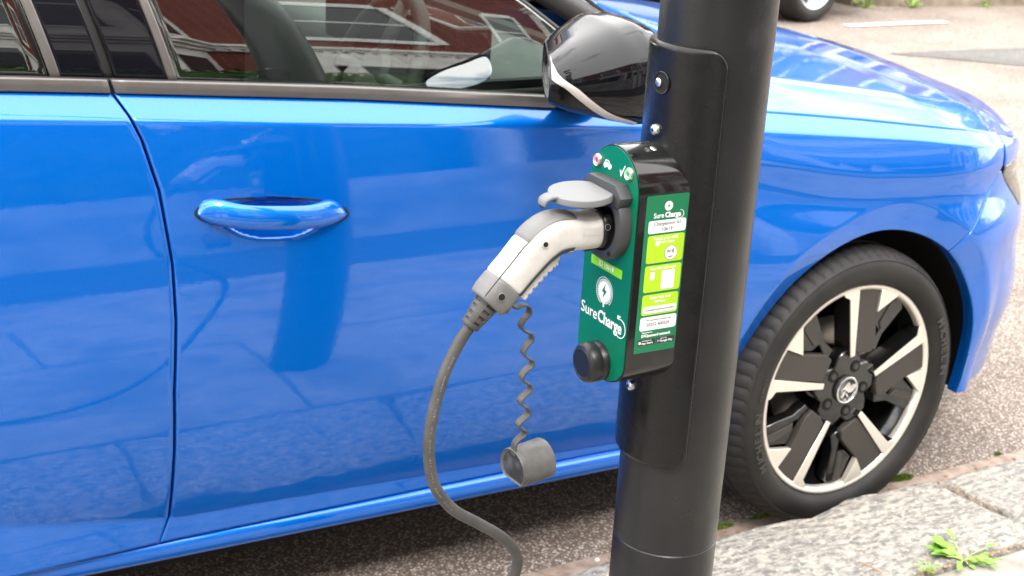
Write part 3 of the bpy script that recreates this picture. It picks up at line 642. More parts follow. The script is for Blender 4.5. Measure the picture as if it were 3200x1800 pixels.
grid('rear_screen', lambda u, v: (lerp(-3.15, -3.44, u) - .08 * (1 - (2 * v - 1) ** 2), lerp(lerp(.34, .25, u), lerp(1.52, 1.61, u), v), lerp(1.33, 1.04, u)), 10, 12, M['privacy'], car)
grid('tailgate', lambda u, v: (-3.45 - .06 * sin(pi * u) - .05 * (1 - (2 * v - 1) ** 2), lerp(.17, 1.69, v), lerp(1.05, .35, u)), 10, 12, M['paint'], car)
grid('nose', lambda u, v: (.855 + .07 * (1 - (2 * v - 1) ** 4), (lambda z_: lerp(float(S(.858, z_)) + .004, 1.856 - float(S(.858, z_)), v))(lerp(.735, .22, u)), lerp(.735, .22, u)), 24, 30, M['gloss'], car)
# cowl
grid('cowl', lambda u, v: (lerp(-.42, -.30, u) + (.22 * (1 - (2 * v - 1) ** 2)), lerp(.15, 1.71, v), .978 + .015 * (1 - (2 * v - 1) ** 2) - .02 * sin(pi * u)), 6, 20, M['satin'], car)
for yy in (.42, 1.0):
    V = []
    tube('wiper', spline([(-.27, yy, 1.0), (-.30, yy + .1, 1.02), (-.345, yy + .34, 1.035), (-.31, yy + .55, 1.05)], 20), .006, M['satin'], car, 8)
    tube('wiper', spline([(-.40, yy - .20, 1.018), (-.335, yy + .02, 1.026), (-.27, yy + .35, 1.045)], 20), .0045, M['satin'], car, 8)

# bonnet
ZCR = ([-.45, -.147, .023, .21, .412, .501, .6, .75, .86], [.988, .962, .937, .911, .873, .845, .808, .778, .757])
ZCN = ([-.45, -.12, .06, .30, .444, .594, .70, .80, .90], [1.03, 1.005, .985, .955, .932, .898, .862, .82, .785])
def bonnet(u, v):
    xu = lerp(-.445, .427, u); ye = float(S(xu, I(xu, ZG))) ; s = v if v <= .5 else 1 - v; s = 2 * s
    y_ = ye + (.93 - ye) * (s ** 1.25)
    xr = float(np.interp(y_, [.05, .12, .3, .5, .93], [-.445, -.40, -.27, -.19, -.12])); xf = float(np.interp(y_, [.05, .095, .125, .2, .3, .46, .93], [.427, .432, .505, .608, .710, .855, .925]))
    x = lerp(xr, xf, u) if s > 1e-6 else xu
    if s < .25: x = lerp(xu, lerp(xr, xf, u), s / .25)
    ze, zc, zn = float(I(x, ZG)), float(I(x, ZCR)), float(I(x, ZCN))
    d_ = y_ - ye; t = min(1, d_ / .125); z = lerp(ze, zc, 1 - (1 - t) ** 1.3); q = max(0, (d_ - .115) / (.93 - ye - .115)); z += (zn - zc) * (1 - (1 - q) ** 2.2)
    z -= .030 * max(0, (u - .86) / .14) ** 2.2 * min(1, s * 3)
    return x, y_, z
NU, NV = 90, 121; V = []; F = []
for j in range(NV):
    for i in range(NU):
        v = j / (NV - 1); x, y_, z = bonnet(i / (NU - 1), v); V.append((x, y_ if v <= .5 else 1.86 - y_, z))
F = [(j * NU + i, j * NU + i + 1, (j + 1) * NU + i + 1, (j + 1) * NU + i) for j in range(NV - 1) for i in range(NU - 1)]
ring = [i for i in range(NU)] + [j * NU + NU - 1 for j in range(1, NV)] + [(NV - 1) * NU + i for i in range(NU - 2, -1, -1)] + [j * NU for j in range(NV - 2, 0, -1)]
b = len(V); V += [(V[i][0], V[i][1] + (.001 if V[i][1] < .93 else -.001), V[i][2] - .02) for i in ring]; k = len(ring)
F += [(ring[(q + 1) % k], ring[q], b + q, b + (q + 1) % k) for q in range(k)]
mesh('bonnet', V, F, M['paint'], car)

# dark inner shell so gaps read black, arch liners, underbody
inn = MB()
for ym in (0, 1):
    f_ = (lambda y_: y_) if ym == 0 else (lambda y_: 1.86 - y_)
    a_, b_ = sorted((f_(.110), f_(.125)))
    inn.box(-3.3, -.40, a_, b_, .22, .93)
    a_, b_ = sorted((f_(.14), f_(.16))); inn.box(-3.3, -.40, a_, b_, .20, 1.0)
    a_, b_ = sorted((f_(.12), f_(.15))); inn.box(-.40, .30, a_, b_, .70, .80)
inn.box(-3.3, .35, .30, 1.56, .21, .25); inn.box(-2.25, -.45, .17, 1.69, .145, .195)  # low box added unseen to deepen the shade under the car
inn.box(-3.3, .35, .30, 1.56, .62, .66)
inn.box(-.42, -.38, .1, 1.76, .2, .97)
inn.make('inner_shell', M['black'], car)
for cx in (WCX, -2.675):
    for ym in (0, 1):
        V = []; F = []; n_ = 40
        for i in range(n_ + 1):
            a = radians(-15 + 210 * i / n_)
            for R_, y_ in ((.337, .006), (.345, .03), (.36, .10), (.36, .36), (.05, .37)):
                q_ = (float(S(cx + R_ * cos(a), WCZ + R_ * sin(a))) + .012 + y_ * .2) if y_ < .05 else y_; V.append((cx + R_ * cos(a), (1.86 - q_) if ym else q_, WCZ + R_ * sin(a)))
        F = [(i * 5 + j, (i + 1) * 5 + j, (i + 1) * 5 + j + 1, i * 5 + j + 1) for i in range(n_) for j in range(4)]
        mesh('wheel_arch_liner', V, F, M['black'], car)

# door handles
for mir in (False, True):
    for (xc, zc_) in ((-1.278, .8385), (-2.215, .890)):
        n = 60; V = []; F = []; sg = 20
        for i in range(n + 1):
            s = i / n * 2 - 1; x = xc + s * .1225; ztilt = -s * .012
            e = max(0, 1 - abs(s) ** (12 if s < 0 else 8)) ** .5
            bow = .028 * (1 - abs(s) ** 2.4) + .006
            mid = math.exp(-(s / .66) ** 6)
            top_ = (.0265 - .0085 * mid) * e * (1 - .22 * abs(s) ** 4) + .0005; bot__ = (.0200 - .006 * abs(s) ** 2.6) * e + .0005
            th = .008 + .009 * (1 - mid)
            yb = float(PZ(zc_)) - bow
            for j in range(sg):
                a = 2 * pi * j / sg; ca, sa = cos(a), sin(a); ex = .5
                cy_ = abs(ca) ** ex * (1 if ca > 0 else -1); cz_ = abs(sa) ** ex * (1 if sa > 0 else -1)
                # lower half leans in under
                yy = yb + (cy_ * .5 + .5) * th * 2 * e + (.0 if cz_ > 0 else -.0); zz = zc_ + ztilt + (cz_ * top_ if cz_ > 0 else cz_ * bot__)
                yy += .010 * max(0, cz_) ** 1 * (1 - cy_) * .5 + .006 * max(0, -cz_) ** 2 * (1 - cy_) * .5
                V.append((x, (1.86 - yy) if mir else yy, zz))
        F = [(i * sg + j, i * sg + (j + 1) % sg, (i + 1) * sg + (j + 1) % sg, (i + 1) * sg + j) for i in range(n) for j in range(sg)] + [tuple(range(sg)), tuple(n * sg + j for j in range(sg))]
        h = mesh('door_handle', V, F, M['paint'], car); fixn(h)
        GV = []; ng = 72
        for i in range(ng):
            a = 2 * pi * i / ng; cx2 = abs(cos(a)) ** .55 * (1 if cos(a) > 0 else -1); cz2 = abs(sin(a)) ** .9 * (1 if sin(a) > 0 else -1)
            for k2 in (0, 1):
                xg = xc + cx2 * (.1235 + .0035 * k2); zg = zc_ - .012 * cx2 - .0005 + cz2 * ((.0225 if cz2 > 0 else .0195) * (1 - .22 * abs(cx2) ** 4) + .0035 * k2)
                yg = float(S(xg, zg)) - .0009; GV.append((xg, (1.86 - yg) if mir else yg, zg))
        mesh('handle_outline', GV, [(2 * i, 2 * i + 1, (2 * i + 3) % (2 * ng), (2 * i + 2) % (2 * ng)) for i in range(ng)], M['seal'], h)  # thin dark ring on the door skin that outlines the handle

# door mirror --------------------------------------------------------
MD = ([0, .010, .03, .065, .10, .14, .175, .205, .222, .230], [.036, .042, .052, .065, .077, .084, .080, .060, .034, .003], [.098, .105, .110, .112, .112, .106, .095, .070, .04, .003], [1.062, 1.062, 1.062, 1.063, 1.064, 1.062, 1.056, 1.05, 1.046, 1.044])
def mir_pt(d, ph, lift=0.0):
    hz, hw_, cz_ = (float(np.interp(d, MD[0], MD[q])) for q in (1, 2, 3)); hz += lift; hw_ += lift
    rt = max(0, 1 - d / .11); tx_, ty_ = -.50 * rt, -1.0; L_ = hypot(tx_, ty_); tx_ /= L_; ty_ /= L_
    e = .70; cu = abs(cos(ph)) ** e * (1 if cos(ph) > 0 else -1); su = abs(sin(ph)) ** e * (1 if sin(ph) > 0 else -1)
    wv = hw_ * (1 if cu > 0 else 1.0) ; sag = -.016 * cu * max(0, su) * abs(cu)
    return (-.850 + d + tx_ * cu * wv, -.088 + ty_ * cu * wv, cz_ + su * hz + sag + .006 * (-cu))
for mir in (False, True):
    fy = (lambda y_: 1.86 - y_) if mir else (lambda y_: y_)
    NP_ = 64; ds = list(np.linspace(0, .03, 6)) + list(np.linspace(.04, .205, 22)) + [.212, .218, .223, .227, .230]
    V = []; F = []
    for d in ds:
        for i in range(NP_): x, y_, z = mir_pt(d, 2 * pi * i / NP_); V.append((x, fy(y_), z))
    F = [(q * NP_ + i, q * NP_ + (i + 1) % NP_, (q + 1) * NP_ + (i + 1) % NP_, (q + 1) * NP_ + i) for q in range(len(ds) - 1) for i in range(NP_)] + [tuple((len(ds) - 1) * NP_ + i for i in range(NP_))]
    fmi = []
    def zs_(d): return 1.0057 - .30 * (d - .075) + .85 * float(sp(.075 - d, .014))
    for q in range(len(ds) - 1):
        for i in range(NP_): p_ = mir_pt((ds[q] + ds[q + 1]) / 2, 2 * pi * (i + .5) / NP_); fmi.append(1 if p_[2] < zs_((ds[q] + ds[q + 1]) / 2) else 0)
    fmi.append(0)
    ms = mesh('door_mirror', V, F, M['gloss'], car, mats=[M['seal2']], fm=fmi); fixn(ms)
    # rear bezel and glass
    V = []
    ctr = Vector((-.850, -.088, 1.062))
    for s_, dx_ in ((1.0, 0), (.97, -.003), (.90, -.002), (.87, .006)):
        for i in range(NP_):
            p = ctr + (Vector(mir_pt(0, 2 * pi * i / NP_)) - ctr) * s_; V.append((p.x + dx_, fy(p.y), p.z))
    F = [(q * NP_ + i, q * NP_ + (i + 1) % NP_, (q + 1) * NP_ + (i + 1) % NP_, (q + 1) * NP_ + i) for q in range(3) for i in range(NP_)]
    fixn(mesh('mirror_bezel', V, F, M['gloss'], ms))
    V = []
    for i in range(NP_): p = ctr + (Vector(mir_pt(0, 2 * pi * i / NP_)) - ctr) * .88; V.append((p.x + .004, fy(p.y), p.z))
    mesh('mirror_glass', V, [tuple(range(NP_))], M['mirror'], ms, False)
    # clear indicator strip running diagonally over the outboard side
    def strip_at(d, dz, lift):
        zs = 1.0057 - .30 * (d - .075) + .85 * float(sp(.075 - d, .014))
        hz, cz_ = float(np.interp(d, MD[0], MD[1])), float(np.interp(d, MD[0], MD[3])); ss = max(-.985, min(.985, (zs + dz - cz_) / hz))
        ph = math.asin(abs(ss) ** (1 / .70)) * (1 if ss > 0 else -1); x, y_, z = mir_pt(d, ph, lift); return (x, fy(y_), z)
    for nm_, d0, d1, w0, mt_ in (('indicator_strip', .001, .13, .0085, M['amber']), ('mirror_seam', .001, .19, .0100, M['black'])):
        V = []; n_ = 40
        for i in range(n_):
            d = d0 + (d1 - d0) * i / (n_ - 1); w_ = w0 * (1 - .55 * (i / (n_ - 1)) ** 1.5)
            lf = .0022 if nm_ == 'indicator_strip' else .0006
            V += [strip_at(d, w_, lf * .3), strip_at(d, w_ * .6, lf), strip_at(d, -w_ * .6, lf), strip_at(d, -w_, lf * .3)]
        F = [(i * 4 + j, (i + 1) * 4 + j, (i + 1) * 4 + j + 1, i * 4 + j + 1) for i in range(n_ - 1) for j in range(3)]
        fixn(mesh(nm_, V, F, mt_, ms))
    P = spline([(-.68, .066, .955), (-.70, .04, .975), (-.72, .01, .99), (-.735, -.02, 1.01)], 12)
    V = []
    for i, p in enumerate(P):
        for j in range(14): a = 2 * pi * j / 14; V.append((p[0] + .045 * cos(a) * (1 + .3 * (1 - i / 11)), fy(p[1]), p[2] + .012 * sin(a)))
    F = [(i * 14 + j, i * 14 + (j + 1) % 14, (i + 1) * 14 + (j + 1) % 14, (i + 1) * 14 + j) for i in range(11) for j in range(14)]
    fixn(mesh('mirror_foot', V, F, M['gloss'], ms))

# wheels ---------------------------------------------------------------
STEER, CAMB = radians(2.83), radians(-.67)
def rotz(p, c, a): return (c[0] + (p[0] - c[0]) * cos(a) - (p[1] - c[1]) * sin(a), c[1] + (p[0] - c[0]) * sin(a) + (p[1] - c[1]) * cos(a), p[2])
def wheel(cx, yf, zc, steer, mirror, parent, detail=True, tyre_m=None):
    """wheel in local coordinates: face at y=0, x right, z up, inboard = +y"""
    base = MB()
    n = 72
    def rev(prof, n=72):
        V = []; F = []; k = len(prof)
        for i in range(n):
            a = 2 * pi * i / n
            for r, y_ in prof: V.append((r * cos(a), y_, r * sin(a)))
        for i in range(n):
            for j in range(k - 1): F.append((i * k + j, ((i + 1) % n) * k + j, ((i + 1) % n) * k + j + 1, i * k + j + 1))
        return V, F
    V, F = rev([(.236, .014), (.226, .03), (.214, .06), (.205, .10), (.205, .20), (.22, .215), (.02, .19)])
    wl = mesh('wheel', V, F, M['rimblack'], parent, local=True); fixn(wl)
    P = Vector(rootloc(parent)); wl.location = Vector((cx, yf, zc)) - P
    wl.rotation_euler = (CAMB if detail and not mirror else 0, 0, steer + (pi if mirror else 0))
    # machined lip
    V, F = rev([(.232, .018), (.2385, .012), (.2405, .004), (.2395, -.002), (.236, -.0035), (.232, -.001), (.2285, .001), (.2265, .006), (.226, .016)])
    fixn(mesh('rim_lip', V, F, M['alloy'], wl, local=True))
    # tyre
    prof = [(.228, .014), (.238, .006), (.243, -.004), (.250, -.013), (.262, -.019), (.275, -.020), (.287, -.0165), (.2935, -.0125), (.2960, -.0135), (.2985, -.0105), (.3045, -.003), (.3095, .006), (.3125, .014), (.3150, .026), (.3163, .040), (.3168, .052), (.3095, .054), (.3095, .062), (.317, .064), (.3175, .09), (.31, .092), (.31, .1), (.3175, .102), (.3175, .13), (.31, .132), (.31, .14), (.3168, .142), (.3163, .16), (.312, .18), (.300, .2), (.275, .213), (.24, .208), (.228, .2)]
    nt_ = 288; V = []; F = []; k = len(prof)
    for i in range(nt_):
        a = 2 * pi * i / nt_
        for q, (r, y_) in enumerate(prof):
            g = (i % 4 == 0) and (.298 < r) and (y_ < .05 or y_ > .145) and r > .3
            aa = a + (y_ - .1) * .25
            rr = r - (.0038 if g else 0)
            V.append((rr * cos(aa if r > .3 else a), y_, rr * sin(aa if r > .3 else a)))
    for i in range(nt_):
        for j in range(k - 1): F.append((i * k + j, ((i + 1) % nt_) * k + j, ((i + 1) % nt_) * k + j + 1, i * k + j + 1))
    ty = mesh('tyre', V, F, M['tyre'], wl, local=True); fixn(ty); flatshade(ty, 30)
    pol = lambda lst: [(r * cos(radians(a + 90)), r * sin(radians(a + 90))) for r, a in lst]
    def pris(name, poly, y0, y1, mt, par=wl, bev=.0012):
        kk = len(poly); V = [(x, y0, z) for x, z in poly] + [(x, y1, z) for x, z in poly]
        F = [tuple(range(kk)), tuple(reversed(range(kk, 2 * kk)))] + [(i, kk + i, kk + (i + 1) % kk, (i + 1) % kk) for i in range(kk)]
        o = mesh(name, V, F, mt, par, False, local=True); fixn(o)
        if bev: bevel(o, bev, 1)
        return o
    strip_ = pol([(.078, 5), (.080, -4), (.229, 1.5), (.233, 1.5), (.235, 5), (.235, 10), (.231, 12.5), (.224, 12), (.214, 8.2)])
    ins = pol([(.088, -4.5), (.229, 2), (.2335, -3), (.2345, -9), (.232, -14.8), (.178, -18.3), (.150, -24), (.118, -34), (.098, -36), (.086, -20)])
    tri = pol([(.181, -18.2), (.232, -15.4), (.2345, -20), (.235, -26), (.231, -30), (.224, -28.5)])
    fin = pol([(.098, -30), (.148, -34), (.152, -26), (.178, -20), (.222, -29), (.228, -31), (.229, -38), (.217, -42), (.145, -40), (.110, -46)])
    finin = pol([(.150, -31), (.200, -29), (.219, -32.5), (.214, -38), (.16, -37)])
    o1 = pris('spoke', strip_, .001, .05, M['rimblack']); o2 = pris('spoke_facing', [(x, z) for x, z in strip_], -.0008, .0022, M['alloy'], bev=.0006)
    o3 = pris('spoke_insert', ins, .003, .020, M['insert']); o3b = pris('spoke_web', pol([(.086, -4), (.22, 0), (.225, -12), (.17, -16), (.118, -30), (.086, -22)]), .018, .05, M['rimblack'])
    o4 = pris('rim_triangle', tri, -.0006, .012, M['alloy'], bev=.0006); o5 = pris('spoke_fin', fin, .012, .04, M['rimblack'], bev=.002)
    o6 = pris('fin_facing', pol([(.150, -34), (.16, -29), (.212, -30), (.222, -33), (.219, -36), (.16, -34)]), .009, .0125, M['insert'], bev=.0008)
    parts = [o1, o2, o3, o3b, o4, o5, o6]
    for kx in range(1, 5):
        for q in parts:
            c_ = q.copy(); C.objects.link(c_); c_.parent = wl; c_.rotation_euler = (0, radians(-72 * kx), 0)
    # hub
    hp = []
    for kx in range(5):
        for r, a in ((.092, 0), (.090, -14), (.078, -26), (.066, -36), (.078, -46), (.090, -58)): hp.append((r, a - 72 * kx))
    hub = pris('hub_plate', pol(hp), .010, .045, M['rimblack'], bev=.003)
    for kx in range(5):
        a = radians(90 + 66 - 90 + 72 * kx); cx_, cz_ = .054 * cos(a), .054 * sin(a); V = []; F = []
        for r, y_ in ((.0135, .0085), (.0125, .0092), (.0115, .0088)):
            for i in range(20): V.append((cx_ + r * cos(2 * pi * i / 20), y_, cz_ + r * sin(2 * pi * i / 20)))
        F = [(q * 20 + i, q * 20 + (i + 1) % 20, (q + 1) * 20 + (i + 1) % 20, (q + 1) * 20 + i) for q in range(2) for i in range(20)]
        F.append(tuple(range(40, 60))); mesh('bolt_recess', V, F, M['black'], wl, local=True)
        V = [(cx_ + .0075 * cos(i * pi / 3), y_, cz_ + .0075 * sin(i * pi / 3)) for y_ in (.0070, .02) for i in range(6)]
        mesh('wheel_bolt', V, [tuple(range(6))] + [(i, (i + 1) % 6, 6 + (i + 1) % 6, 6 + i) for i in range(6)], M['insert'], wl, False, local=True)
    V, F = rev([(.0001, .0035), (.024, .003), (.0268, .002), (.0285, .0015), (.0305, .003), (.032, .010), (.032, .02)], 40)
    cap_ = mesh('hub_cap', V, F, M['metalred'], wl, local=True); fixn(cap_)
    V, F = rev([(.0262, .0025), (.0268, .0008), (.0288, .0004), (.0305, .002)], 40); mesh('hub_cap_ring', V, F, M['chrome'], wl, local=True)
    # winged emblem
    em = [[(-.019, .003), (-.010, .012), (-.002, .020), (.004, .017), (.006, .010), (.014, .013), (.022, .012), (.024, .004), (.015, -.004), (.006, -.006), (-.002, -.002), (-.010, .004)],
          [(-.020, -.012), (-.014, -.004), (-.008, .002), (-.006, -.004), (-.010, -.010), (-.014, -.016)], [(-.006, -.006), (-.002, -.006), (.004, -.014), (.000, -.016)],
          [(-.012, -.020), (-.004, -.017), (.002, -.022), (-.004, -.0245)], [(.004, -.021), (.010, -.017), (.012, -.021), (.006, -.0245)], [(.013, -.014), (.021, -.004), (.023, -.008), (.017, -.017)]]
    mb = MB()
    for p_ in em:
        kk = len(p_); mb.add([(x, .0005, z) for x, z in p_] + [(x, .0035, z) for x, z in p_], [tuple(range(kk))] + [(i, kk + i, kk + (i + 1) % kk, (i + 1) % kk) for i in range(kk)])
    mb.make('emblem', M['chrome'], wl, local=True)
    if detail:
        # raised sidewall lettering, following the sidewall
        def ring_text(s, r, a_start, size, inward, yoff=-.0212):
            adv = 0; mbx = MB()
            for ch in s:
                cu = bpy.data.curves.new('t', 'FONT'); cu.body = ch; cu.size = size; cu.offset = .02 * size; cu.resolution_u = 2; cu.align_x = 'CENTER'; cu.align_y = 'CENTER'; cu.extrude = .0004
                ob = bpy.data.objects.new('t', cu); C.objects.link(ob); me = bpy.data.meshes.new_from_object(ob.evaluated_get(bpy.context.evaluated_depsgraph_get())); bpy.data.objects.remove(ob)
                a = radians(a_start) - adv / r * (1 if inward > 0 else -1)
                rad = Vector((cos(a), 0, sin(a))) * inward; tg = Vector((sin(a), 0, -cos(a))) * (1 if inward > 0 else -1)
                ctr = Vector((r * cos(a), yoff, r * sin(a)))
                mbx.add([ctr + tg * v.co.x + rad * v.co.y + Vector((0, -v.co.z, 0)) for v in me.vertices], [tuple(p.vertices) for p in me.polygons]); bpy.data.meshes.remove(me)
                adv += size * (.78 if ch != 'I' else .45)
            mbx.make('lettering', M['moulded'], wl, local=True)
        ring_text('MICHELIN', .268, 28, .026, 1); ring_text('MICHELIN', .268, 207, .026, 1); ring_text('PRIMACY', .272, 172, .010, 1)
    return wl
wheel(0, 0, .318, STEER, False, car)
wheel(-2.675, .015, .318, 0, False, car, False)
wheel(0, 1.86, .318, STEER, True, car, False)
wheel(-2.675, 1.845, .318, 0, True, car, False)
lathe('brake_disc', [(.07, 0), (.075, -.01), (.14, -.01), (.142, 0), (.14, .012), (.07, .012)], (0, .10, .318), (0, 1, 0), M['disc'], car, 48)
cal = MB(); cal.box(.06, .13, .06, .13, .33, .44); o = cal.make('brake_caliper', M['disc'], car); bevel(o, .012, 2)

# interior -------------------------------------------------------------
def rbox(name, x0, x1, y0, y1, z0, z1, mt, parent, bv=.02, tilt=0):
    b_ = MB(); b_.box(x0, x1, y0, y1, z0, z1); o = b_.make(name, mt, parent)
    bevel(o, bv, 3)
    return o
def seat(xc, yc):
    V = []; F = []
    prof = [(xc - .02, .45), (xc - .10, .70), (xc - .22, 1.02), (xc - .25, 1.08), (xc - .30, 1.07), (xc - .30, 1.0), (xc - .20, .66), (xc - .14, .42)]
    for yy in (-.25, -.22, -.1, .1, .22, .25):
        k_ = 1 - .12 * (abs(yy) > .24)
        for x, z in prof: V.append((x, yc + yy, .45 + (z - .45) * k_))
    n_ = len(prof); F = [(i * n_ + j, i * n_ + (j + 1) % n_, (i + 1) * n_ + (j + 1) % n_, (i + 1) * n_ + j) for i in range(5) for j in range(n_)] + [tuple(range(n_)), tuple(5 * n_ + j for j in range(n_))]
    s = mesh('seat', V, F, M['seat'], car); fixn(s); bevel(s, .02, 2)
    rbox('seat_cushion', xc - .12, xc + .40, yc - .25, yc + .25, .38, .52, M['seat'], car, .05)
    hr = rbox('headrest', xc - .35, xc - .25, yc - .13, yc + .13, 1.10, 1.29, M['seat'], s, .04)
seat(-1.22, .50); seat(-1.22, 1.36); 
rbox('rear_bench', -2.45, -2.2, .25, 1.61, .4, 1.12, M['seat'], car, .06)
rbox('dashboard', -.78, -.36, .16, 1.70, .55, .955, M['interior'], car, .05)
rbox('instrument_panel', -.80, -.72, .34, 1.02, .93, 1.06, M['gloss'], car, .012)
lathe('steering_wheel', [(.165 + .016 * cos(a), .016 * sin(a)) for a in np.linspace(0, 2 * pi, 13)], (-.90, .50, .945), (-.90, 0, .42), M['seal'], car, 48)
sw = lathe('steering_hub', [(.001, .012), (.05, .012), (.062, 0), (.05, -.02), (.03, -.18)], (-.90, .50, .945), (-.90, 0, .42), M['interior'], car, 24)
for a in (0, pi, -pi / 2):
    ax = Vector((-.90, 0, .42)).normalized(); u_ = Vector((0, 1, 0)); v_ = ax.cross(u_); d_ = u_ * cos(a) + v_ * sin(a); c0 = Vector((-.90, .5, .945))
    tube('steering_spoke', [c0 + d_ * .04, c0 + d_ * .10, c0 + d_ * .16], .014, M['interior'], car, 10)
for ys in (.135, 1.70):
    rbox('door_card', -2.3, -.5, ys, ys + .03, .35, .985, M['interior'], car, .008)
rbox('centre_console', -1.3, -.6, .82, 1.04, .3, .68, M['interior'], car, .03)
grid('headliner', lambda u, v: (lerp(-3.1, -1.15, u), lerp(.34, 1.52, v), 1.355 + .03 * sin(pi * v)), 6, 6, M['interiorlight'], car)
bel = tube('seat_belt', spline([(-1.50, .20, 1.22), (-1.42, .26, 1.0), (-1.30, .34, .75)], 12), 1, M['interior'], car, 12, flat=(.024, .0012, (1, 0, 0)))

# ================================================================== LAMP POST
PX, PY = -.958, -.659
post = thing('lamp_post', 'black painted lamp post beside the kerb with the green charge point', 'lamp post', (PX, PY, .07))
prof = [(.0700, .07), (.0703, .10), (.0703, .5490), (.0690, .5505), (.0695, .553), (.0700, .556), (.0700, 1.70), (.069, 1.735), (.060, 1.79), (.050, 1.83), (.0445, 1.86), (.0445, 3.5), (.042, 5.6), (.036, 6.0)]
lathe('column', prof, (PX, PY, 0), (0, 0, 1), M['post'], post, 96)
tube('arm', spline([(PX, PY, 5.9), (PX, PY + .1, 6.25), (PX, PY + .6, 6.45), (PX, PY + 1.1, 6.5)], 20), .028, M['post'], post)
lan = rbox('lantern', PX - .11, PX + .11, PY + 1.0, PY + 1.6, 6.44, 6.56, M['post'], post, .04)
rbox('lantern_glass', PX - .09, PX + .09, PY + 1.08, PY + 1.52, 6.41, 6.445, M['white'], lan, .01)
# curved cover plate on the post
def cyl_plate(name, a_mid, half, z0, z1, r_in, r_out, rad, mt, parent):
    W = half * r_out; H = (z1 - z0) / 2; poly = []
    nu, nv = 61, 81; V = []; F = []
    def rb(a, b):     # map square [-1,1]^2 onto rounded rectangle
        x, z = a * W, b * H; 
        lim = W if abs(z) < H - rad else W - rad + math.sqrt(max(0, rad ** 2 - (abs(z) - H + rad) ** 2))
        return a * lim, z
    bs = np.sign(np.linspace(-1, 1, nv)) * (1 - (1 - abs(np.linspace(-1, 1, nv))) ** 1.6)
    us_ = np.linspace(-1, 1, nu)
    for b_ in bs:
        for a in us_:
            s, z = rb(a, b_); e1 = (1 - abs(a)) * W; e2 = (1 - abs(b_)) * H; e = min(e1, e2); rr = r_out - .0034 * max(0, 1 - e / .0050) ** 2
            t = a_mid + s / r_out; V.append((PX + rr * cos(t), PY + rr * sin(t), (z0 + z1) / 2 + z))
    F = [(j * nu + i, j * nu + i + 1, (j + 1) * nu + i + 1, (j + 1) * nu + i) for j in range(nv - 1) for i in range(nu - 1)]
    ring = [i for i in range(nu)] + [j * nu + nu - 1 for j in range(1, nv)] + [(nv - 1) * nu + i for i in range(nu - 2, -1, -1)] + [j * nu for j in range(nv - 2, 0, -1)]
    b = len(V)
    for i in ring:
        x, y_, z = V[i]; dx, dy = x - PX, y_ - PY; q = r_in / math.hypot(dx, dy); V.append((PX + dx * q, PY + dy * q, z))
    k = len(ring); F += [(ring[(q + 1) % k], ring[q], b + q, b + (q + 1) % k) for q in range(k)]
    o = mesh(name, V, F, mt, parent); fixn(o); return flatshade(o, 50)
cp = cyl_plate('cover_plate', radians(180 - 1), radians(67.5), .680, 1.218, .0695, .0786, .024, M['plate'], post)
# screws and access hole
def on_plate(ang, z, r=.0786): a = radians(ang); return Vector((PX + r * cos(a), PY + r * sin(a), z)), Vector((cos(a), sin(a), 0))
for ang, z in ((-176, 1.115), (-178, .781)):
    p, n_ = on_plate(ang, z, .0788); s_ = lathe('screw', [(.0001, .0062), (.0035, .006), (.0060, .0045), (.0070, .0015), (.0070, -.002)], p, n_, M['zinc'], post, 20)
    a_, u_, v_ = frame(n_)
    for q in range(6):
        d_ = u_ * cos(q * pi / 3) + v_ * sin(q * pi / 3); 
    b_ = MB(); 
    P1 = p + n_ * .0058
    prism('screw_slot', circ(.0022, 6), P1, u_, v_, .0006, M['black'], s_)
p, n_ = on_plate(-174, 1.172, .0789); a_, u_, v_ = frame(n_)
hl = lathe('access_hole', [(.0135, .0004), (.0128, .0012), (.0120, .0009), (.0118, -.0002)], p, n_, M['plate'], post, 28)
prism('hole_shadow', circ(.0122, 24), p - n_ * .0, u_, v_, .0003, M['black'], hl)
lathe('lock_bolt', [(.0001, .0030), (.004, .0029), (.0052, .002), (.0052, 0)], p + u_ * (-.004) * 1 - v_ * 0 + n_ * .0006, n_, M['zinc'], post, 14)

# ================================================================== CHARGE POINT
XF, YC, Z0, Z1, HW = -1.086, -.659, .798, 1.0985, .0548
cpnt = thing('charge_point', 'small black and green electric car charge point fixed to the lamp post', 'charge point', (-1.03, YC, Z0))
def stadium(hw, z0, z1, n=28, f=1):
    zt_c, zb_c = z1 - hw * f, z0 + hw * .62
    P = []
    for i in range(n + 1): a = pi * i / n; P.append((hw * cos(a), zt_c + hw * sin(a)))
    for i in range(n + 1): a = pi + pi * i / n; P.append((hw * cos(a), zb_c + hw * .62 * sin(a)))
    return P
# note: in the (ux,uy) frame ux=(0,-1,0): right of the front panel is -Y
st = stadium(HW, Z0, Z1); 
def extr(name, poly, x0, x1, mt, parent, bev=0):
    k_ = len(poly); V = [(x0, YC - a, b) for a, b in poly] + [(x1, YC - a, b) for a, b in poly]
    F = [tuple(range(k_)), tuple(reversed(range(k_, 2 * k_)))] + [(i, (i + 1) % k_, k_ + (i + 1) % k_, k_ + i) for i in range(k_)]
    o = mesh(name, V, F, mt, parent, False); fixn(o)
    if bev: bevel(o, bev, 3, 60)
    flatshade(o, 30); return o
hs = extr('housing', st, XF, -1.006, M['housing'], cpnt, .0015)
fp = extr('front_panel', stadium(HW - .0022, Z0 + .0022, Z1 - .0022), XF - .0016, XF + .001, M['green'], cpnt)
FX = XF - .0018
def F3(y_, z, x=None): return Vector((FX if x is None else x, y_, z))
UX, UY = Vector((0, -1, 0)), Vector((0, 0, 1)); NX = UX.cross(UY)      # NX = (-1,0,0)
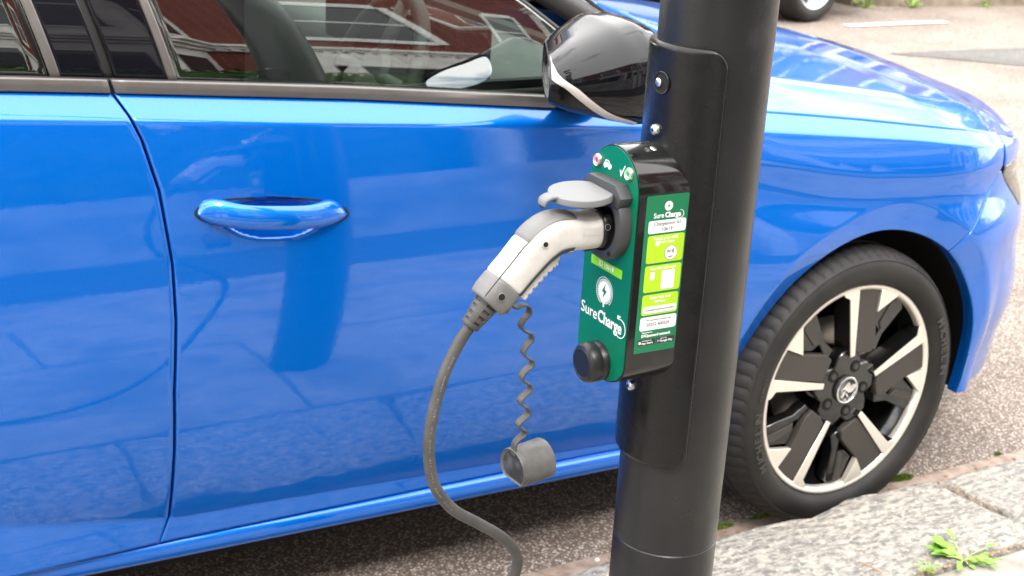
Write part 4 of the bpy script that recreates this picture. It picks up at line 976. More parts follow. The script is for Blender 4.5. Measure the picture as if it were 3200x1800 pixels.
for (yy, zz, mr_) in ((-.6225, 1.0712, 'ledring_r'), (-.6915, 1.0745 - .003, 'ledring_g')):
    L = lathe('indicator_button', [(.0001, .0022), (.0036, .0022), (.0042, .0030)], F3(yy, zz), (-1, 0, 0), M['steel'], cpnt, 28)
    lathe('light_ring', [(.0040, .0031), (.0046, .0034), (.0056, .0034), (.0060, .0030)], F3(yy, zz), (-1, 0, 0), M[mr_], L, 28)
    lathe('button_bezel', [(.0058, .0030), (.0066, .0036), (.0078, .0022), (.0082, .0005), (.0082, -.001)], F3(yy, zz), (-1, 0, 0), M['steel'], L, 28)
# car pictogram & tick
CP = [(-.0085, -.0015), (-.0085, .001), (-.0065, .0022), (-.0048, .0060), (.0022, .0060), (.0052, .0022), (.0088, .0014), (.0094, -.0022), (.0078, -.0028)]
CPp = CP + [(.0075 - .0026 * (1 - cos(t)), -.0028 - .0022 * sin(t)) for t in np.linspace(.2, pi, 7)] + [(-.0022, -.0028)] + [(-.0030 - .0026 * (1 - cos(t)), -.0028 - .0022 * sin(t)) for t in np.linspace(.2, pi, 7)] + [(-.0085, -.0028)]
cz = -.0
prism('symbol', off(CPp, 0, 0, .95), F3(-.6435, 1.0705), UX, UY, .0003, M['white'], cpnt)
prism('symbol', [(-.0040, .0028), (-.0012, .0028), (-.0020, .0048), (-.0034, .0048)], F3(-.6435, 1.0705, FX - .0003), UX, UY, .0002, M['green'], cpnt)
prism('symbol', [(-.0004, .0028), (.0034, .0028), (.0016, .0048), (-.0006, .0048)], F3(-.6435, 1.0705, FX - .0003), UX, UY, .0002, M['green'], cpnt)
prism('symbol', [(-.0055, .0008), (-.0035, .0014), (-.0022, -.0024), (.0042, .0080), (.0056, .0080), (-.0016, -.0060), (-.0030, -.0060)], F3(-.6762, 1.0705), UX, UY, .0003, M['white'], cpnt)
# id strip
prism('id_label', rrect(.0690, .0112, .0012), F3(-.6590, .9465), UX, UY, .0006, M['limeid'], cpnt)
text('ID 10619', .0088, F3(-.659, .9465, FX - .0006), UX, UY, M['white'], cpnt, .018)
# round emblem
eo = F3(-.6588, .9140)
prism('emblem', circ(.0158, 40), eo, UX, UY, .0003, M['white'], cpnt)
lathe('emblem_ring', [(.0178, .0001), (.0178, .0003), (.0185, .0003), (.0185, .0001)], eo, (-1, 0, 0), M['white'], cpnt, 40, arc=(radians(-50), radians(250)))
tk = MB()
for i in range(36):
    if 25 <= i <= 28: continue
    a = 2 * pi * i / 36; d_ = UX * cos(a) + UY * sin(a); e_ = UX * -sin(a) + UY * cos(a); p0 = eo + NX * .0003 + d_ * .0130; p1 = eo + NX * .0003 + d_ * .0152
    V = [p0 - e_ * .0005, p1 - e_ * .0005, p1 + e_ * .0005, p0 + e_ * .0005]; tk.add(V + [v + NX * .0002 for v in V], [(4, 5, 6, 7), (0, 1, 5, 4), (2, 3, 7, 6), (1, 2, 6, 5), (3, 0, 4, 7)])
tk.make('emblem_ticks', M['green'], cpnt)
BOLT = [(.0016, .0098), (-.0052, -.0012), (-.0006, -.0012), (-.0026, -.0098), (.0054, .0018), (.0006, .0018)]
prism('lightning_bolt', BOLT, F3(-.6588, .9140, FX - .0003), UX, UY, .0003, M['green'], cpnt)
prism('emblem_plug', [(-.0014, -.0150), (.0014, -.0150), (.0012, -.0205), (-.0012, -.0205)], F3(-.6588, .9140, FX), UX, UY, .0004, M['white'], cpnt)
# brand lettering
text('Sure', .0215, F3(-.6085, .8785), UX, UY, M['white'], cpnt, .0, 'LEFT', sx=.97)
text('Charge', .0215, F3(-.6480, .8790), UX, UY, M['white'], cpnt, .022, 'LEFT', sx=.86)
lathe('emblem_ring', [(.0112, .0001), (.0112, .0004), (.0124, .0004), (.0124, .0001)], F3(-.6985, .8795), (-1, 0, 0), M['white'], cpnt, 30, arc=(radians(-120), radians(95)), up=(0, 0, 1))
prism('emblem_plug', [(0, 0), (.0045, .0), (.0045, .0035), (.0070, .0035), (.0070, .0048), (0, .0048)], F3(-.6915, .8900), UX, UY, .0003, M['white'], cpnt)
# knob
kb = lathe('knob', [(.0001, .0262), (.0180, .0262), (.0184, .0268), (.0190, .0262), (.0215, .0258), (.0240, .0235), (.0256, .0195), (.0260, .0140), (.0256, .0100), (.0236, .0085), (.0240, .0070), (.0252, .0055), (.0252, 0)], F3(-.6600, .8225), (-1, 0, 0), M['knob'], cpnt, 48)
# socket flange
SC = Vector((FX, -.6600, 1.0050))
so = lathe('socket', [(.0400, 0), (.0458, .0), (.0458, .0120), (.0445, .0148), (.0385, .0165), (.0345, .0160), (.0330, .0120), (.0325, .002), (.0001, .002)], SC, (-1, 0, 0), M['socket'], cpnt, 64)
hb = MB(); o = prism('hinge_block', [(-.036, .026), (-.044, .040), (-.030, .0535), (.028, .0535), (.043, .040), (.036, .026), (.0, .036)], SC, UX, UY, .0175, M['socket'], so, .002)
lathe('socket_seal', [(.0330, .012), (.0300, .0135), (.0270, .0130), (.0262, .0)], SC, (-1, 0, 0), M['sockblack'], so, 48)
for a in (52, 128, -52, -128):
    d_ = UX * cos(radians(a)) + UY * sin(radians(a)); prism('screw_hole', circ(.0032, 14), SC + d_ * .0405 + NX * .0163, UX, UY, .0004, M['black'], so)
prism('latch_block', rrect(.016, .014, .002), SC + UX * (-.026) + UY * -.036, UX, UY, .022, M['socket'], so, .001)
# hinged lid, standing out nearly level
lc = Vector((-1.1330, -.6590, 1.0445)); ln = Vector((-.045, -.03, 1)).normalized(); la = Vector((-1, 0, -.06)).normalized(); lb = ln.cross(la)
ld = lathe('socket_lid', [(.0001, .0028), (.0360, .0026), (.0388, .0018), (.0396, -.0006), (.0396, -.0050), (.0385, -.0062), (.036, -.0065), (.0345, -.0045), (.0001, -.0042)], lc, ln, M['lid'], so, 56)
prism('lid_hinge', [(-.024, -.012), (-.024, .012), (.024, .012), (.024, -.012)], lc - la * .0385 + ln * .0000, lb, la, .0, M['lid'], ld) if False else None
hv = []
for t in np.linspace(0, 1, 8):
    xx = -1.100 + .0085 * t; zz = 1.0435 + .0105 * t ** 1.5
    hv.append((xx, zz))
V = []; F = []
for xx, zz in hv:
    V += [(xx, YC + .025, zz + .003), (xx, YC - .027, zz + .003), (xx, YC - .027, zz - .003), (xx, YC + .025, zz - .003)]
F = [(i * 4 + j, i * 4 + (j + 1) % 4, i * 4 + 4 + (j + 1) % 4, i * 4 + 4 + j) for i in range(7) for j in range(4)] + [(0, 1, 2, 3), (31, 30, 29, 28)]
fixn(mesh('lid_hinge', V, F, M['lid'], ld, False))
tb = spline([(-1.166, YC, 1.0435), (-1.176, YC, 1.0440), (-1.1845, YC, 1.0400), (-1.1865, YC, 1.0340)], 12)
V = []; F = []
for i, p in enumerate(tb):
    hw_ = .011 - .003 * i / 11
    for s_ in (-1, -.5, 0, .5, 1):
        V.append((p[0], p[1] + s_ * hw_, p[2] + .0012 - .0016 * (1 - s_ * s_) * (i / 11)))
    for s_ in (1, .5, 0, -.5, -1):
        V.append((p[0] + .002 * (i / 11), p[1] + s_ * hw_, p[2] - .0024 - .0016 * (1 - s_ * s_) * (i / 11)))
F = [(i * 10 + j, i * 10 + (j + 1) % 10, (i + 1) * 10 + (j + 1) % 10, (i + 1) * 10 + j) for i in range(11) for j in range(10)] + [tuple(range(10)), tuple(110 + j for j in range(10))]
fixn(mesh('lid_tab', V, F, M['lid'], ld))

# sticker on the camera side ------------------------------------------------
YS = YC - HW - .0003; SX, SZ = Vector((1, 0, 0)), Vector((0, 0, 1))
def P3(x, z, k_=0): return Vector((x, YS - k_ * .0003, z))
sk = prism('sticker', rrect(.0605, .1995, .0022), P3(-1.0456, .9497), SX, SZ, .0003, M['sgreen'], cpnt); tag(sk, 'green instruction sticker with lime and white panels')
def pan(x0, x1, z0, z1, mt, r=.0032, lvl=1): return prism('label_panel', rrect(x1 - x0, z1 - z0, r), P3((x0 + x1) / 2, (z0 + z1) / 2, lvl), SX, SZ, .00025, mt, sk)
def tx(s, size, x, z, mt, bold=0, lvl=2, align='CENTER', sx=1): return text(s, size, P3(x, z, lvl), SX, SZ, mt, sk, bold, align, .0002, sx=sx)
prism('label_panel', circ(.0058, 30), P3(-1.0440, 1.0355, 1), SX, SZ, .00025, M['white'], sk)
prism('lightning_bolt', off(BOLT, 0, 0, .36), P3(-1.0440, 1.0355, 2), SX, SZ, .0002, M['sgreen'], sk)
tx('Sure', .0088, -1.0645, 1.0242, M['white'], .01, 1, 'LEFT', .93); tx('Charge', .0088, -1.0480, 1.0242, M['white'], .045, 1, 'LEFT', .87)
lathe('emblem_ring', [(.0046, .0001), (.0046, .0003), (.0053, .0003), (.0053, .0001)], P3(-1.0262, 1.0240, 1), (0, -1, 0), M['white'], sk, 20, arc=(radians(-120), radians(95)), up=(0, 0, 1))
pan(-1.0706, -1.0168, 1.0027, 1.0184, M['white'], .0028); tx('Chargepoint ID', .0062, -1.0438, 1.0142, M['ink'], -.004); tx('10619', .0066, -1.0440, 1.0070, M['ink'], -.004)
pan(-1.0700, -1.0170, .9652, 1.0000, M['lime']); tx('Touch your NFC', .0052, -1.0440, .9958, M['white'], .012); tx('phone here', .0052, -1.0436, .9912, M['white'], .012)
prism('label_panel', circ(.0092, 32), P3(-1.0350, .9765, 1.2), SX, SZ, .00025, M['ink'], sk); prism('label_panel', circ(.0087, 32), P3(-1.0350, .9765, 2), SX, SZ, .0002, M['white'], sk)
tx('NFC', .0036, -1.0350, .9712, M['ink'], .0, 3); tx('N', .0062, -1.0382, .9785, M['ink'], .01, 3)
for i_, r_w in enumerate((.0022, .0036, .0050)):
    lathe('symbol', [(r_w, .0001), (r_w, .0003), (r_w + .0005, .0003), (r_w + .0005, .0001)], P3(-1.0360, .9788, 3), (0, -1, 0), M['ink'], sk, 10, arc=(radians(-38), radians(38)), up=(0, 0, 1))
HAND = [(-.0045, -.0150), (.0035, -.0150), (.0042, -.0060), (.0058, -.0010), (.0052, .0035), (.0040, .0050), (.0042, .0085), (-.0018, .0092), (-.0022, .0020), (-.0048, -.0040)]
def hand(x, z, s_=1):
    prism('hand_symbol', off(HAND, 0, 0, s_), P3(x, z, 1), SX, SZ, .0002, M['white'], sk)
hand(-1.0578, .9802); prism('hand_symbol', circ(.0033, 18), P3(-1.0553, .9898, 1.3), SX, SZ, .0002, M['white'], sk)
pan(-1.0700, -1.0172, .9283, .9622, M['lime']); tx('Scan this QR code', .0050, -1.0440, .9582, M['white'], .012)
hand(-1.0578, .9435); prism('hand_symbol', rrect(.0062, .0095, .0008), P3(-1.0585, .9490, 1.4), SX, SZ, .0002, M['white'], sk)
pan(-1.0450, -1.0262, .9310, .9545, M['white'], .0008, 1.5)
pan(-1.0700, -1.0176, .8988, .9252, M['lime']); tx('Enter this web', .0052, -1.0440, .9208, M['white'], .012); tx('address', .0052, -1.0440, .9158, M['white'], .012)
pan(-1.0676, -1.0194, .9012, .9068 + .003, M['white'], .0015, 2); tx('surecharge.evopencard.com/10619', .0030, -1.0435, .9055, M['ink'], .0, 3)
pan(-1.0702, -1.0172, .8788, .8962, M['white'], .0030); tx('For assistance please call', .0036, -1.0437, .8922, M['ink'], -.01); tx('03332 400520', .0058, -1.0437, .8860, M['ink'], .0)
tx('Supported by', .0028, -1.0662, .8762, M['white'], .0, 1, 'LEFT'); tx('EVOpencard network', .0049, -1.0665, .8718, M['white'], .03, 1, 'LEFT', .97)
pan(-1.0705, -1.0455, .8597, .8672, M['badge'], .0008); tx('Download on the', .0020, -1.0655, .8656, M['white'], 0, 2, 'LEFT'); tx('App Store', .0040, -1.0657, .8624, M['white'], .01, 2, 'LEFT')
prism('symbol', circ(.0017, 14, ry=.0019), P3(-1.0683, .8633, 2), SX, SZ, .0002, M['white'], sk)
pan(-1.0440, -1.0172, .8597, .8672, M['badge'], .0008); tx('GET IT ON', .0020, -1.0382, .8656, M['white'], 0, 2, 'LEFT'); tx('Google Play', .0040, -1.0384, .8624, M['white'], .01, 2, 'LEFT', .95)
prism('symbol', [(0, -.0024), (.0020, 0), (0, .0024)], P3(-1.0425, .8634, 2), SX, SZ, .0002, M['cyan'], sk)
prism('symbol', [(0, -.0024), (.0040, -.0004), (.0020, .0001)], P3(-1.0425, .8634, 2), SX, SZ, .0003, M['pink'], sk)
prism('symbol', [(.0020, 0), (.0040, -.0004), (.0040, .0004)], P3(-1.0425, .8634, 2), SX, SZ, .0003, M['yel'], sk)
for (x, y_, z, nn2) in ((-1.046, -.676, 1.0955, Vector((0, -.32, .95))), (-1.05, -.66, .7985, Vector((0, -.1, -1)))):
    lathe('screw', [(.0001, .0012), (.003, .0011), (.0045, .0002), (.0045, -.001)], (x, y_, z), nn2, M['zinc'], cpnt, 16)

# ================================================================== CHARGING CABLE
cab = thing('charging_cable', 'white and grey charging plug with thick grey cable plugged into the charge point', 'charging cable', (-1.13, YC, 1.0))
sp_pts = [(-1.088, .9990), (-1.105, .9985), (-1.130, .9980), (-1.152, .9990), (-1.170, .9975), (-1.186, .9890), (-1.200, .9760), (-1.216, .9590), (-1.232, .9420), (-1.243, .9300), (-1.252, .9205)]
hh = [.0225, .0225, .0225, .0238, .0255, .0260, .0245, .0232, .0232, .0232, .0215]
ww = [.0235, .0240, .0240, .0240, .0238, .0232, .0228, .0225, .0230, .0235, .0215]
SPN = spline([(x, 0, z) for x, z in sp_pts], 101); par = np.linspace(0, 1, 101); L0 = np.r_[0, np.cumsum(np.hypot(*np.diff(np.array(sp_pts), axis=0).T))]; L0 /= L0[-1]
HH, WW = np.interp(par, L0, hh), np.interp(par, L0, ww)
TT = np.gradient(SPN, axis=0); TT /= np.linalg.norm(TT, axis=1)[:, None]
def plug_shell(name, s0, s1, mt, offs=0, a0=0, a1=360, n=48, cap=True, parent=cab, e=.72, thick=None):
    i0, i1 = int(round(s0 * 100)), int(round(s1 * 100)); V = []; F = []; full = (a1 - a0) == 360
    ids = list(range(i0, i1 + 1)); m_ = n if full else n + 1
    def pt(i, a, of):
        T = TT[i]; nv_ = np.array([-T[2], 0, T[0]]); nv_ = nv_ * (1 if nv_[2] > 0 else -1)
        ca, sa = cos(a), sin(a); cu = abs(ca) ** e * (1 if ca > 0 else -1); su = abs(sa) ** e * (1 if sa > 0 else -1)
        return SPN[i] + np.array([0, YC, 0]) + nv_ * su * (HH[i] + of) + np.array([0, -1, 0]) * cu * (WW[i] + of)
    for i in ids:
        edge = min(i - i0, i1 - i); o_ = offs - (.0012 if edge == 0 else (.0003 if edge == 1 else 0))
        for j in range(m_): V.append(pt(i, radians(a0 + (a1 - a0) * j / n), o_))
    k_ = len(ids)
    F = [(q * m_ + j, q * m_ + (j + 1) % m_, (q + 1) * m_ + (j + 1) % m_, (q + 1) * m_ + j) for q in range(k_ - 1) for j in range(n)]
    if full: F += [tuple(range(m_)), tuple((k_ - 1) * m_ + j for j in range(m_))]
    o = mesh(name, V, F, mt, parent); fixn(o); return o
plug_shell('plug_collar', .0, .12, M['sockblack'], .001)
sh = plug_shell('plug_shell', .115, .835, M['white_pl'])
plug_shell('plug_core', .10, .85, M['dkgrey'], -.0016)
plug_shell('plug_end', .838, 1.0, M['boot'], .0006)
plug_shell('thumb_rest', .30, .585, M['boot'], .0013, 48, 132, 24)
plug_shell('back_spine', .585, .835, M['white_pl'], .0006, 56, 124, 16)
# grip channel and ribbed trigger underneath
plug_shell('grip_channel', .30, .835, M['dkgrey'], .0010, 208, 332, 24)
def at_s(s, a, of):
    i = int(round(s * 100)); T = TT[i]; nv_ = np.array([-T[2], 0, T[0]]); nv_ = nv_ * (1 if nv_[2] > 0 else -1); ca, sa = cos(radians(a)), sin(radians(a)); e = .72
    cu = abs(ca) ** e * (1 if ca > 0 else -1); su = abs(sa) ** e * (1 if sa > 0 else -1)
    return Vector(SPN[i] + np.array([0, YC, 0]) + nv_ * su * (HH[i] + of) + np.array([0, -1, 0]) * cu * (WW[i] + of)), Vector((nv_ * su + np.array([0, -1, 0]) * cu)).normalized()
V = []; F = []; NS = 44
for q in range(NS):
    s = .44 + .395 * q / (NS - 1); rib = .0016 if (q % 5) < 3 else 0; i = int(round(s * 100)); 
    f_ = s * 100 - math.floor(s * 100); ia = min(int(math.floor(s * 100)), 99)
    c_ = SPN[ia] * (1 - f_) + SPN[ia + 1] * f_; T = TT[ia]; nv_ = np.array([-T[2], 0, T[0]]); nv_ = nv_ * (1 if nv_[2] > 0 else -1)
    dd = HH[ia] + .0050 + rib * 1.3 + .0045 * min(1, q / 6)
    for (yy, k_) in ((-.0115, .5), (-.0115, .9), (-.0085, 1.0), (.0085, 1.0), (.0115, .9), (.0115, .5)):
        p = c_ + np.array([0, YC + yy, 0]) - nv_ * dd * k_; V.append(p)
F = [(q * 6 + j, q * 6 + j + 1, (q + 1) * 6 + j + 1, (q + 1) * 6 + j) for q in range(NS - 1) for j in range(5)] + [tuple(range(6)), tuple((NS - 1) * 6 + j for j in range(6))]
o = mesh('ribbed_grip', V, F, M['white_pl'], cab); fixn(o); flatshade(o, 25)
# seam line
sm = [at_s(s, 50 if s < .6 else 52, .0008)[0] for s in np.linspace(.585, .98, 16)]
tube('seam_line', [tuple(p) for p in sm], .00045, M['black'], cab, 6)
for s, a, r_, par_ in ((.52, 8, .0032, 0), (.915, 8, .0040, 0), (.10, 12, .0032, 0), (.33, -52, .0024, 0), (.96, -48, .0026, 0)):
    p, n2 = at_s(s, a, .0012); a_, u_, v_ = frame(n2); h_ = prism('screw_hole', circ(r_, 18), p, u_, v_, .0004, M['black'], cab)
    lathe('hole_rim', [(r_, .0002), (r_ * 1.12, .0006), (r_ * 1.3, 0)], p, n2, M['boot'] if s > .83 or s < .12 else M['white_pl'], cab, 18)
# embossed maker mark
p, n2 = at_s(.20, 4, .0004); T = Vector(TT[20]) * -1; up_ = n2.cross(T) * 1
if up_.z < 0: up_ = -up_
T = up_.cross(n2)
M['emboss'] = mat('embossed_mark', (.55, .53, .5), .5)
for (poly_) in (rrect(.0270, .0112, .0016), ):
    fr_ = MB(); R1, R2 = rrect(.0270, .0112, .0016), rrect(.0262, .0104, .0013); k_ = len(R1); V = [p + T * a + up_ * b for a, b in R1] + [p + T * a + up_ * b for a, b in R2]; V += [v + n2 * .0003 for v in V]
    F = [(2 * k_ + i, 2 * k_ + (i + 1) % k_, 3 * k_ + (i + 1) % k_, 3 * k_ + i) for i in range(k_)] + [(i, (i + 1) % k_, 2 * k_ + (i + 1) % k_, 2 * k_ + i) for i in range(k_)]
    mesh('maker_mark', V, F, M['emboss'], cab, False)
text('PHŒNIX', .0044, p + T * .0035 + up_ * .0023, T, up_, M['emboss'], cab, .02, depth=.0003, sx=1.1); text('CONTACT', .0044, p + T * .0035 - up_ * .0023, T, up_, M['emboss'], cab, .02, depth=.0003, sx=.96)
text('P', .0086, p - T * .0100, T, up_, M['emboss'], cab, .03, depth=.0003)
# strain relief
c0, c1 = Vector((-1.248, YC, .9250)), Vector((-1.2700, YC, .8985)); ax_ = (c1 - c0).normalized(); Ls = (c1 - c0).length
prf = []
for i_ in range(4):
    a_ = i_ / 4; r_ = .0165 - .0055 * a_; prf += [(r_, Ls * (a_ + .02)), (r_ - .0004, Ls * (a_ + .15)), (r_ - .0032, Ls * (a_ + .16)), (r_ - .0034, Ls * (a_ + .235))]
prf += [(.0118, Ls * 1.0), (.0118, Ls * 1.10), (.0105, Ls * 1.17), (.007, Ls * 1.18)]
srf = lathe('strain_relief', prf, c0, ax_, M['rubber'], cab, 32)
a_, u_, v_ = frame(ax_)
br_ = MB()
for q in range(4):
    t = radians(45 + 90 * q); d_ = u_ * cos(t) + v_ * sin(t); e_ = ax_.cross(d_)
    for (h0, h1) in ((0, Ls),):
        A = c0 + d_ * .0164; B_ = c0 + ax_ * Ls + d_ * .0112
        V = [A - e_ * .005, A + e_ * .005, B_ + e_ * .004, B_ - e_ * .004]; V2 = [v - d_ * .005 for v in V]; br_.add(V + V2, [(0, 1, 2, 3), (4, 7, 6, 5), (0, 4, 5, 1), (1, 5, 6, 2), (2, 6, 7, 3), (3, 7, 4, 0)])
o = br_.make('strain_relief_rib', M['rubber'], cab); fixn(o); bevel(o, .001, 2)
cpts = [(-1.2665, YC, .9030), (-1.2760, YC, .8900), (-1.2870, YC, .8740), (-1.3035, YC, .8400), (-1.3165, YC, .7904), (-1.3205, YC, .7448), (-1.3122, YC, .6960), (-1.2850, YC + .002, .6549), (-1.2470, YC + .006, .6245), (-1.2060, YC + .014, .5905), (-1.1800, YC + .022, .5590), (-1.1715, YC + .03, .5250), (-1.185, YC + .04, .46), (-1.23, YC + .06, .36), (-1.30, YC + .09, .24), (-1.40, YC + .11, .14), (-1.55, YC + .12, .093), (-1.8, YC + .10, .0875), (-2.2, YC + .16, .0875), (-2.8, YC + .05, .0875)]
cb = tube('cable', spline(cpts, 260), .0072, M['rubber'], cab, 20)
# printed markings along the cable
cur = spline(cpts[2:9], 200); seg_ = MB(); pos_ = 12
for wd in ('PRYSMIAN', 'PRYCHARGE', 'EVC', 'H07BZ5', 'ZZ-F', '450/750V', '3G2.5', '+1x0.5', 'PRYSMIAN', 'CE 22 100'):
    for ch in wd + ' ':
        if pos_ > 190: break
        i = int(pos_); t = Vector(cur[i + 1] - cur[i - 1]).normalized(); d_ = (Vector((-.25, -1, 0)) - t * t.dot(Vector((-.25, -1, 0)))).normalized(); s_ = t.cross(d_)
        if ch != ' ':
            cu = bpy.data.curves.new('t', 'FONT'); cu.body = ch; cu.size = .0030; cu.resolution_u = 1; cu.align_y = 'CENTER'
            ob = bpy.data.objects.new('t', cu); C.objects.link(ob); me = bpy.data.meshes.new_from_object(ob.evaluated_get(bpy.context.evaluated_depsgraph_get())); bpy.data.objects.remove(ob)
            up2 = -s_ if (-s_).dot(Vector((1, 0, 0))) < 0 else s_
            up2 = d_.cross(-t)
            seg_.add([Vector(cur[i]) + d_ * .00735 + (-t) * (-v.co.x) * -1 * 1 + up2 * v.co.y for v in me.vertices], [tuple(p_.vertices) for p_ in me.polygons]); bpy.data.meshes.remove(me)
        pos_ += 1.55
    pos_ += 4
seg_.make('lettering', M['greyprint'], cab)
# wavy strap
st_pts = [(-1.2235, .9215), (-1.2205, .9140), (-1.2120, .9100), (-1.2020, .9120), (-1.1945, .9080), (-1.1940, .9000), (-1.2010, .8930), (-1.2045, .8850), (-1.1985, .8775), (-1.1895, .8730), (-1.1885, .8650), (-1.1955, .8580), (-1.1985, .8500), (-1.1935, .8430), (-1.1860, .8380),
          (-1.1865, .8310), (-1.1945, .8250), (-1.1995, .8180), (-1.1950, .8110), (-1.1870, .8060), (-1.1860, .7990), (-1.1930, .7930), (-1.1995, .7860), (-1.1950, .7790), (-1.1875, .7740), (-1.1860, .7670), (-1.1930, .7610), (-1.2005, .7540), (-1.1960, .7480), (-1.1895, .7440), (-1.1905, .7390), (-1.1985, .7340), (-1.2030, .7280), (-1.2035, .7180), (-1.2035, .7130)]
tube('strap', spline([(x, YC, z) for x, z in st_pts], 260), 1, M['rubber'], cab, 12, flat=(.0060, .0014, (0, 1, 0)))
# dust cap: D-shaped cup
cc = Vector((-1.2035, YC, .6945)); ca_ = Vector((1, .10, .06)).normalized(); cu_ = Vector((0, -1, 0)); cu_ = (cu_ - ca_ * ca_.dot(cu_)).normalized(); cv_ = ca_.cross(cu_)
if cv_.z < 0: cv_ = -cv_
DP = []
for i in range(64):
    a = 2 * pi * i / 64; x_, z_ = .0262 * cos(a), .0262 * sin(a)
    z_ = max(z_, -.0175); DP.append((x_, z_))
V = []; F = []
for (h_, s_) in ((.0012, .86), (.0010, .93), (-.0006, .955), (-.0010, .975), (0, .995), (.0016, 1.0), (.047, 1.02), (.048, 1.0), (.048, .93), (.01, .9)):
    for a, b_ in DP: V.append(cc + ca_ * h_ + cu_ * a * s_ + cv_ * b_ * s_)
k_ = 64; F = [(q * k_ + i, q * k_ + (i + 1) % k_, (q + 1) * k_ + (i + 1) % k_, (q + 1) * k_ + i) for q in range(9) for i in range(k_)] + [tuple(9 * k_ + i for i in range(k_))]
dc = mesh('dust_cap', V, F, M['cap'], cab); fixn(dc); flatshade(dc, 50)
V = [cc + ca_ * .0012 + cu_ * a * .87 + cv_ * b_ * .87 for a, b_ in DP]; mesh('cap_face', V + [cc + ca_ * .0016], [((i + 1) % 64, i, 64) for i in range(64)], M['capface'], dc)

# ================================================================== FAR SIDE OF THE STREET
bw = thing('boundary_wall', 'low brown rendered wall along the far edge of the road', 'wall', (14, 6, 0))
def wbox(pts, h0, h1, th, name, mt, parent):
    b_ = MB()
    for (ax1, ay1), (bx1, by1) in zip(pts[:-1], pts[1:]):
        L = hypot(bx1 - ax1, by1 - ay1); nx1, ny1 = -(by1 - ay1) / L * th, (bx1 - ax1) / L * th
        V = [(ax1, ay1, h0), (bx1, by1, h0), (bx1 + nx1, by1 + ny1, h0), (ax1 + nx1, ay1 + ny1, h0)]; V += [(a, b, h1) for a, b, c in V]
        b_.add(V, [(0, 1, 5, 4), (1, 2, 6, 5), (2, 3, 7, 6), (3, 0, 4, 7), (4, 5, 6, 7)])
    return b_.make(name, mt, parent)
wbox([(5.86, 6.47), (7.588, 6.23), (26, 3.9)], -.05, 1.0, .25, 'wall_face', M['wallstone'], bw)
wbox([(5.83, 6.44), (7.588, 6.20), (26, 3.87)], 1.001, 1.07, .32, 'coping', M['stucco'], bw)
bw2 = thing('boundary_wall', 'brown rendered wall running away behind the parked black car', 'wall', (2, 9, 0))
wbox([(-20, 9.1), (5.6, 9.1)], -.05, 1.0, .25, 'wall_face', M['wallstone'], bw2); wbox([(5.86, 6.75), (5.86, 9.4)][::-1], -.05, 1.0, .25, 'wall_end', M['wallstone'], bw2)
for (x, y_, s_, lab) in ((5.96, 6.42, 1.0, 'light green weed at the wall foot nearest the black car wheel'), (6.39, 6.35, .9, 'middle of the three green weeds at the foot of the far wall'), (7.14, 6.25, .6, 'smallest green weed at the foot of the far wall near the right edge')):
    LVx = [(random.uniform(150, 390), random.uniform(.02, .07) * s_, random.uniform(.04, .07) * s_, random.uniform(.02, .035) * s_, random.uniform(10, 75)) for _ in range(20)]
    weed('weed', lab, x, y_, .0, LVx, stem_r=.003)
for i_ in range(5): tuft(3.6 + i_ * .4, 8.9, 0, .3, .06, 220, .12, 'grass_tufts')

# black parked car: real wheel + simple but whole body
bc = thing('parked_car', 'black car with silver alloy wheels parked across the road', 'car', (3.7, 6.9, 0))
bx0, by0 = 4.93, 5.98
def bwheel(cx, cy, steer, mir_):
    n = 48
    def rv(prof):
        V = []; F = []; k = len(prof)
        for i in range(n):
            a = 2 * pi * i / n
            for r, y_ in prof: V.append((r * cos(a), y_, r * sin(a)))
        for i in range(n):
            for j in range(k - 1): F.append((i * k + j, ((i + 1) % n) * k + j, ((i + 1) % n) * k + j + 1, i * k + j + 1))
        return V, F
    V, F = rv([(.225, .0), (.245, -.012), (.275, -.016), (.30, -.008), (.318, .012), (.32, .04), (.32, .18), (.305, .215), (.24, .22), (.225, .2)])
    t_ = mesh('wheel', V, F, M['tyre'], bc, local=True); fixn(t_); t_.location = Vector((cx, cy, .32)) - Vector(bc.location); t_.rotation_euler = (0, 0, steer + (pi if mir_ else 0))
    V, F = rv([(.228, .004), (.226, -.006), (.215, -.004), (.205, .012), (.20, .05), (.20, .18), (.02, .17)]); fixn(mesh('rim', V, F, M['silver'], t_, local=True))
    V, F = rv([(.001, .085), (.17, .085), (.17, .10)]); mesh('brake_disc', V, F, M['black'], t_, local=True)
    for k_ in range(5):
        a = 2 * pi * k_ / 5 + .314 + pi / 2 + .3
        for da in (-.15, .15):
            P = [(.03 * cos(a + da * 4), .02, .03 * sin(a + da * 4)), (.12 * cos(a + da * .9), .012, .12 * sin(a + da * .9)), (.21 * cos(a + da * 1.25), .006, .21 * sin(a + da * 1.25))]
            V = []; F = []
            e_ = Vector((-sin(a), 0, cos(a)))
            for i, p in enumerate(P):
                w_ = (.022, .018, .030)[i]
                for s_, yy in ((-1, .0), (1, .0), (1, .03), (-1, .03)): q = Vector(p) + e_ * s_ * w_; V.append((q.x, q.y + yy, q.z))
            F = [(i * 4 + j, i * 4 + (j + 1) % 4, i * 4 + 4 + (j + 1) % 4, i * 4 + 4 + j) for i in range(2) for j in range(4)] + [(0, 1, 2, 3), (8, 9, 10, 11)]
            o = mesh('spoke', V, F, M['silver'], t_, False, local=True); fixn(o); bevel(o, .006, 1)
    V, F = rv([(.001, -.002), (.04, .0), (.05, .02)]); mesh('hub', V, F, M['silver'], t_, local=True)
bwheel(bx0, by0 - .13, radians(14), False); bwheel(bx0 - 2.6, by0 - .06, 0, False); bwheel(bx0, by0 + 1.72, radians(0), True); bwheel(bx0 - 2.6, by0 + 1.72, 0, True)
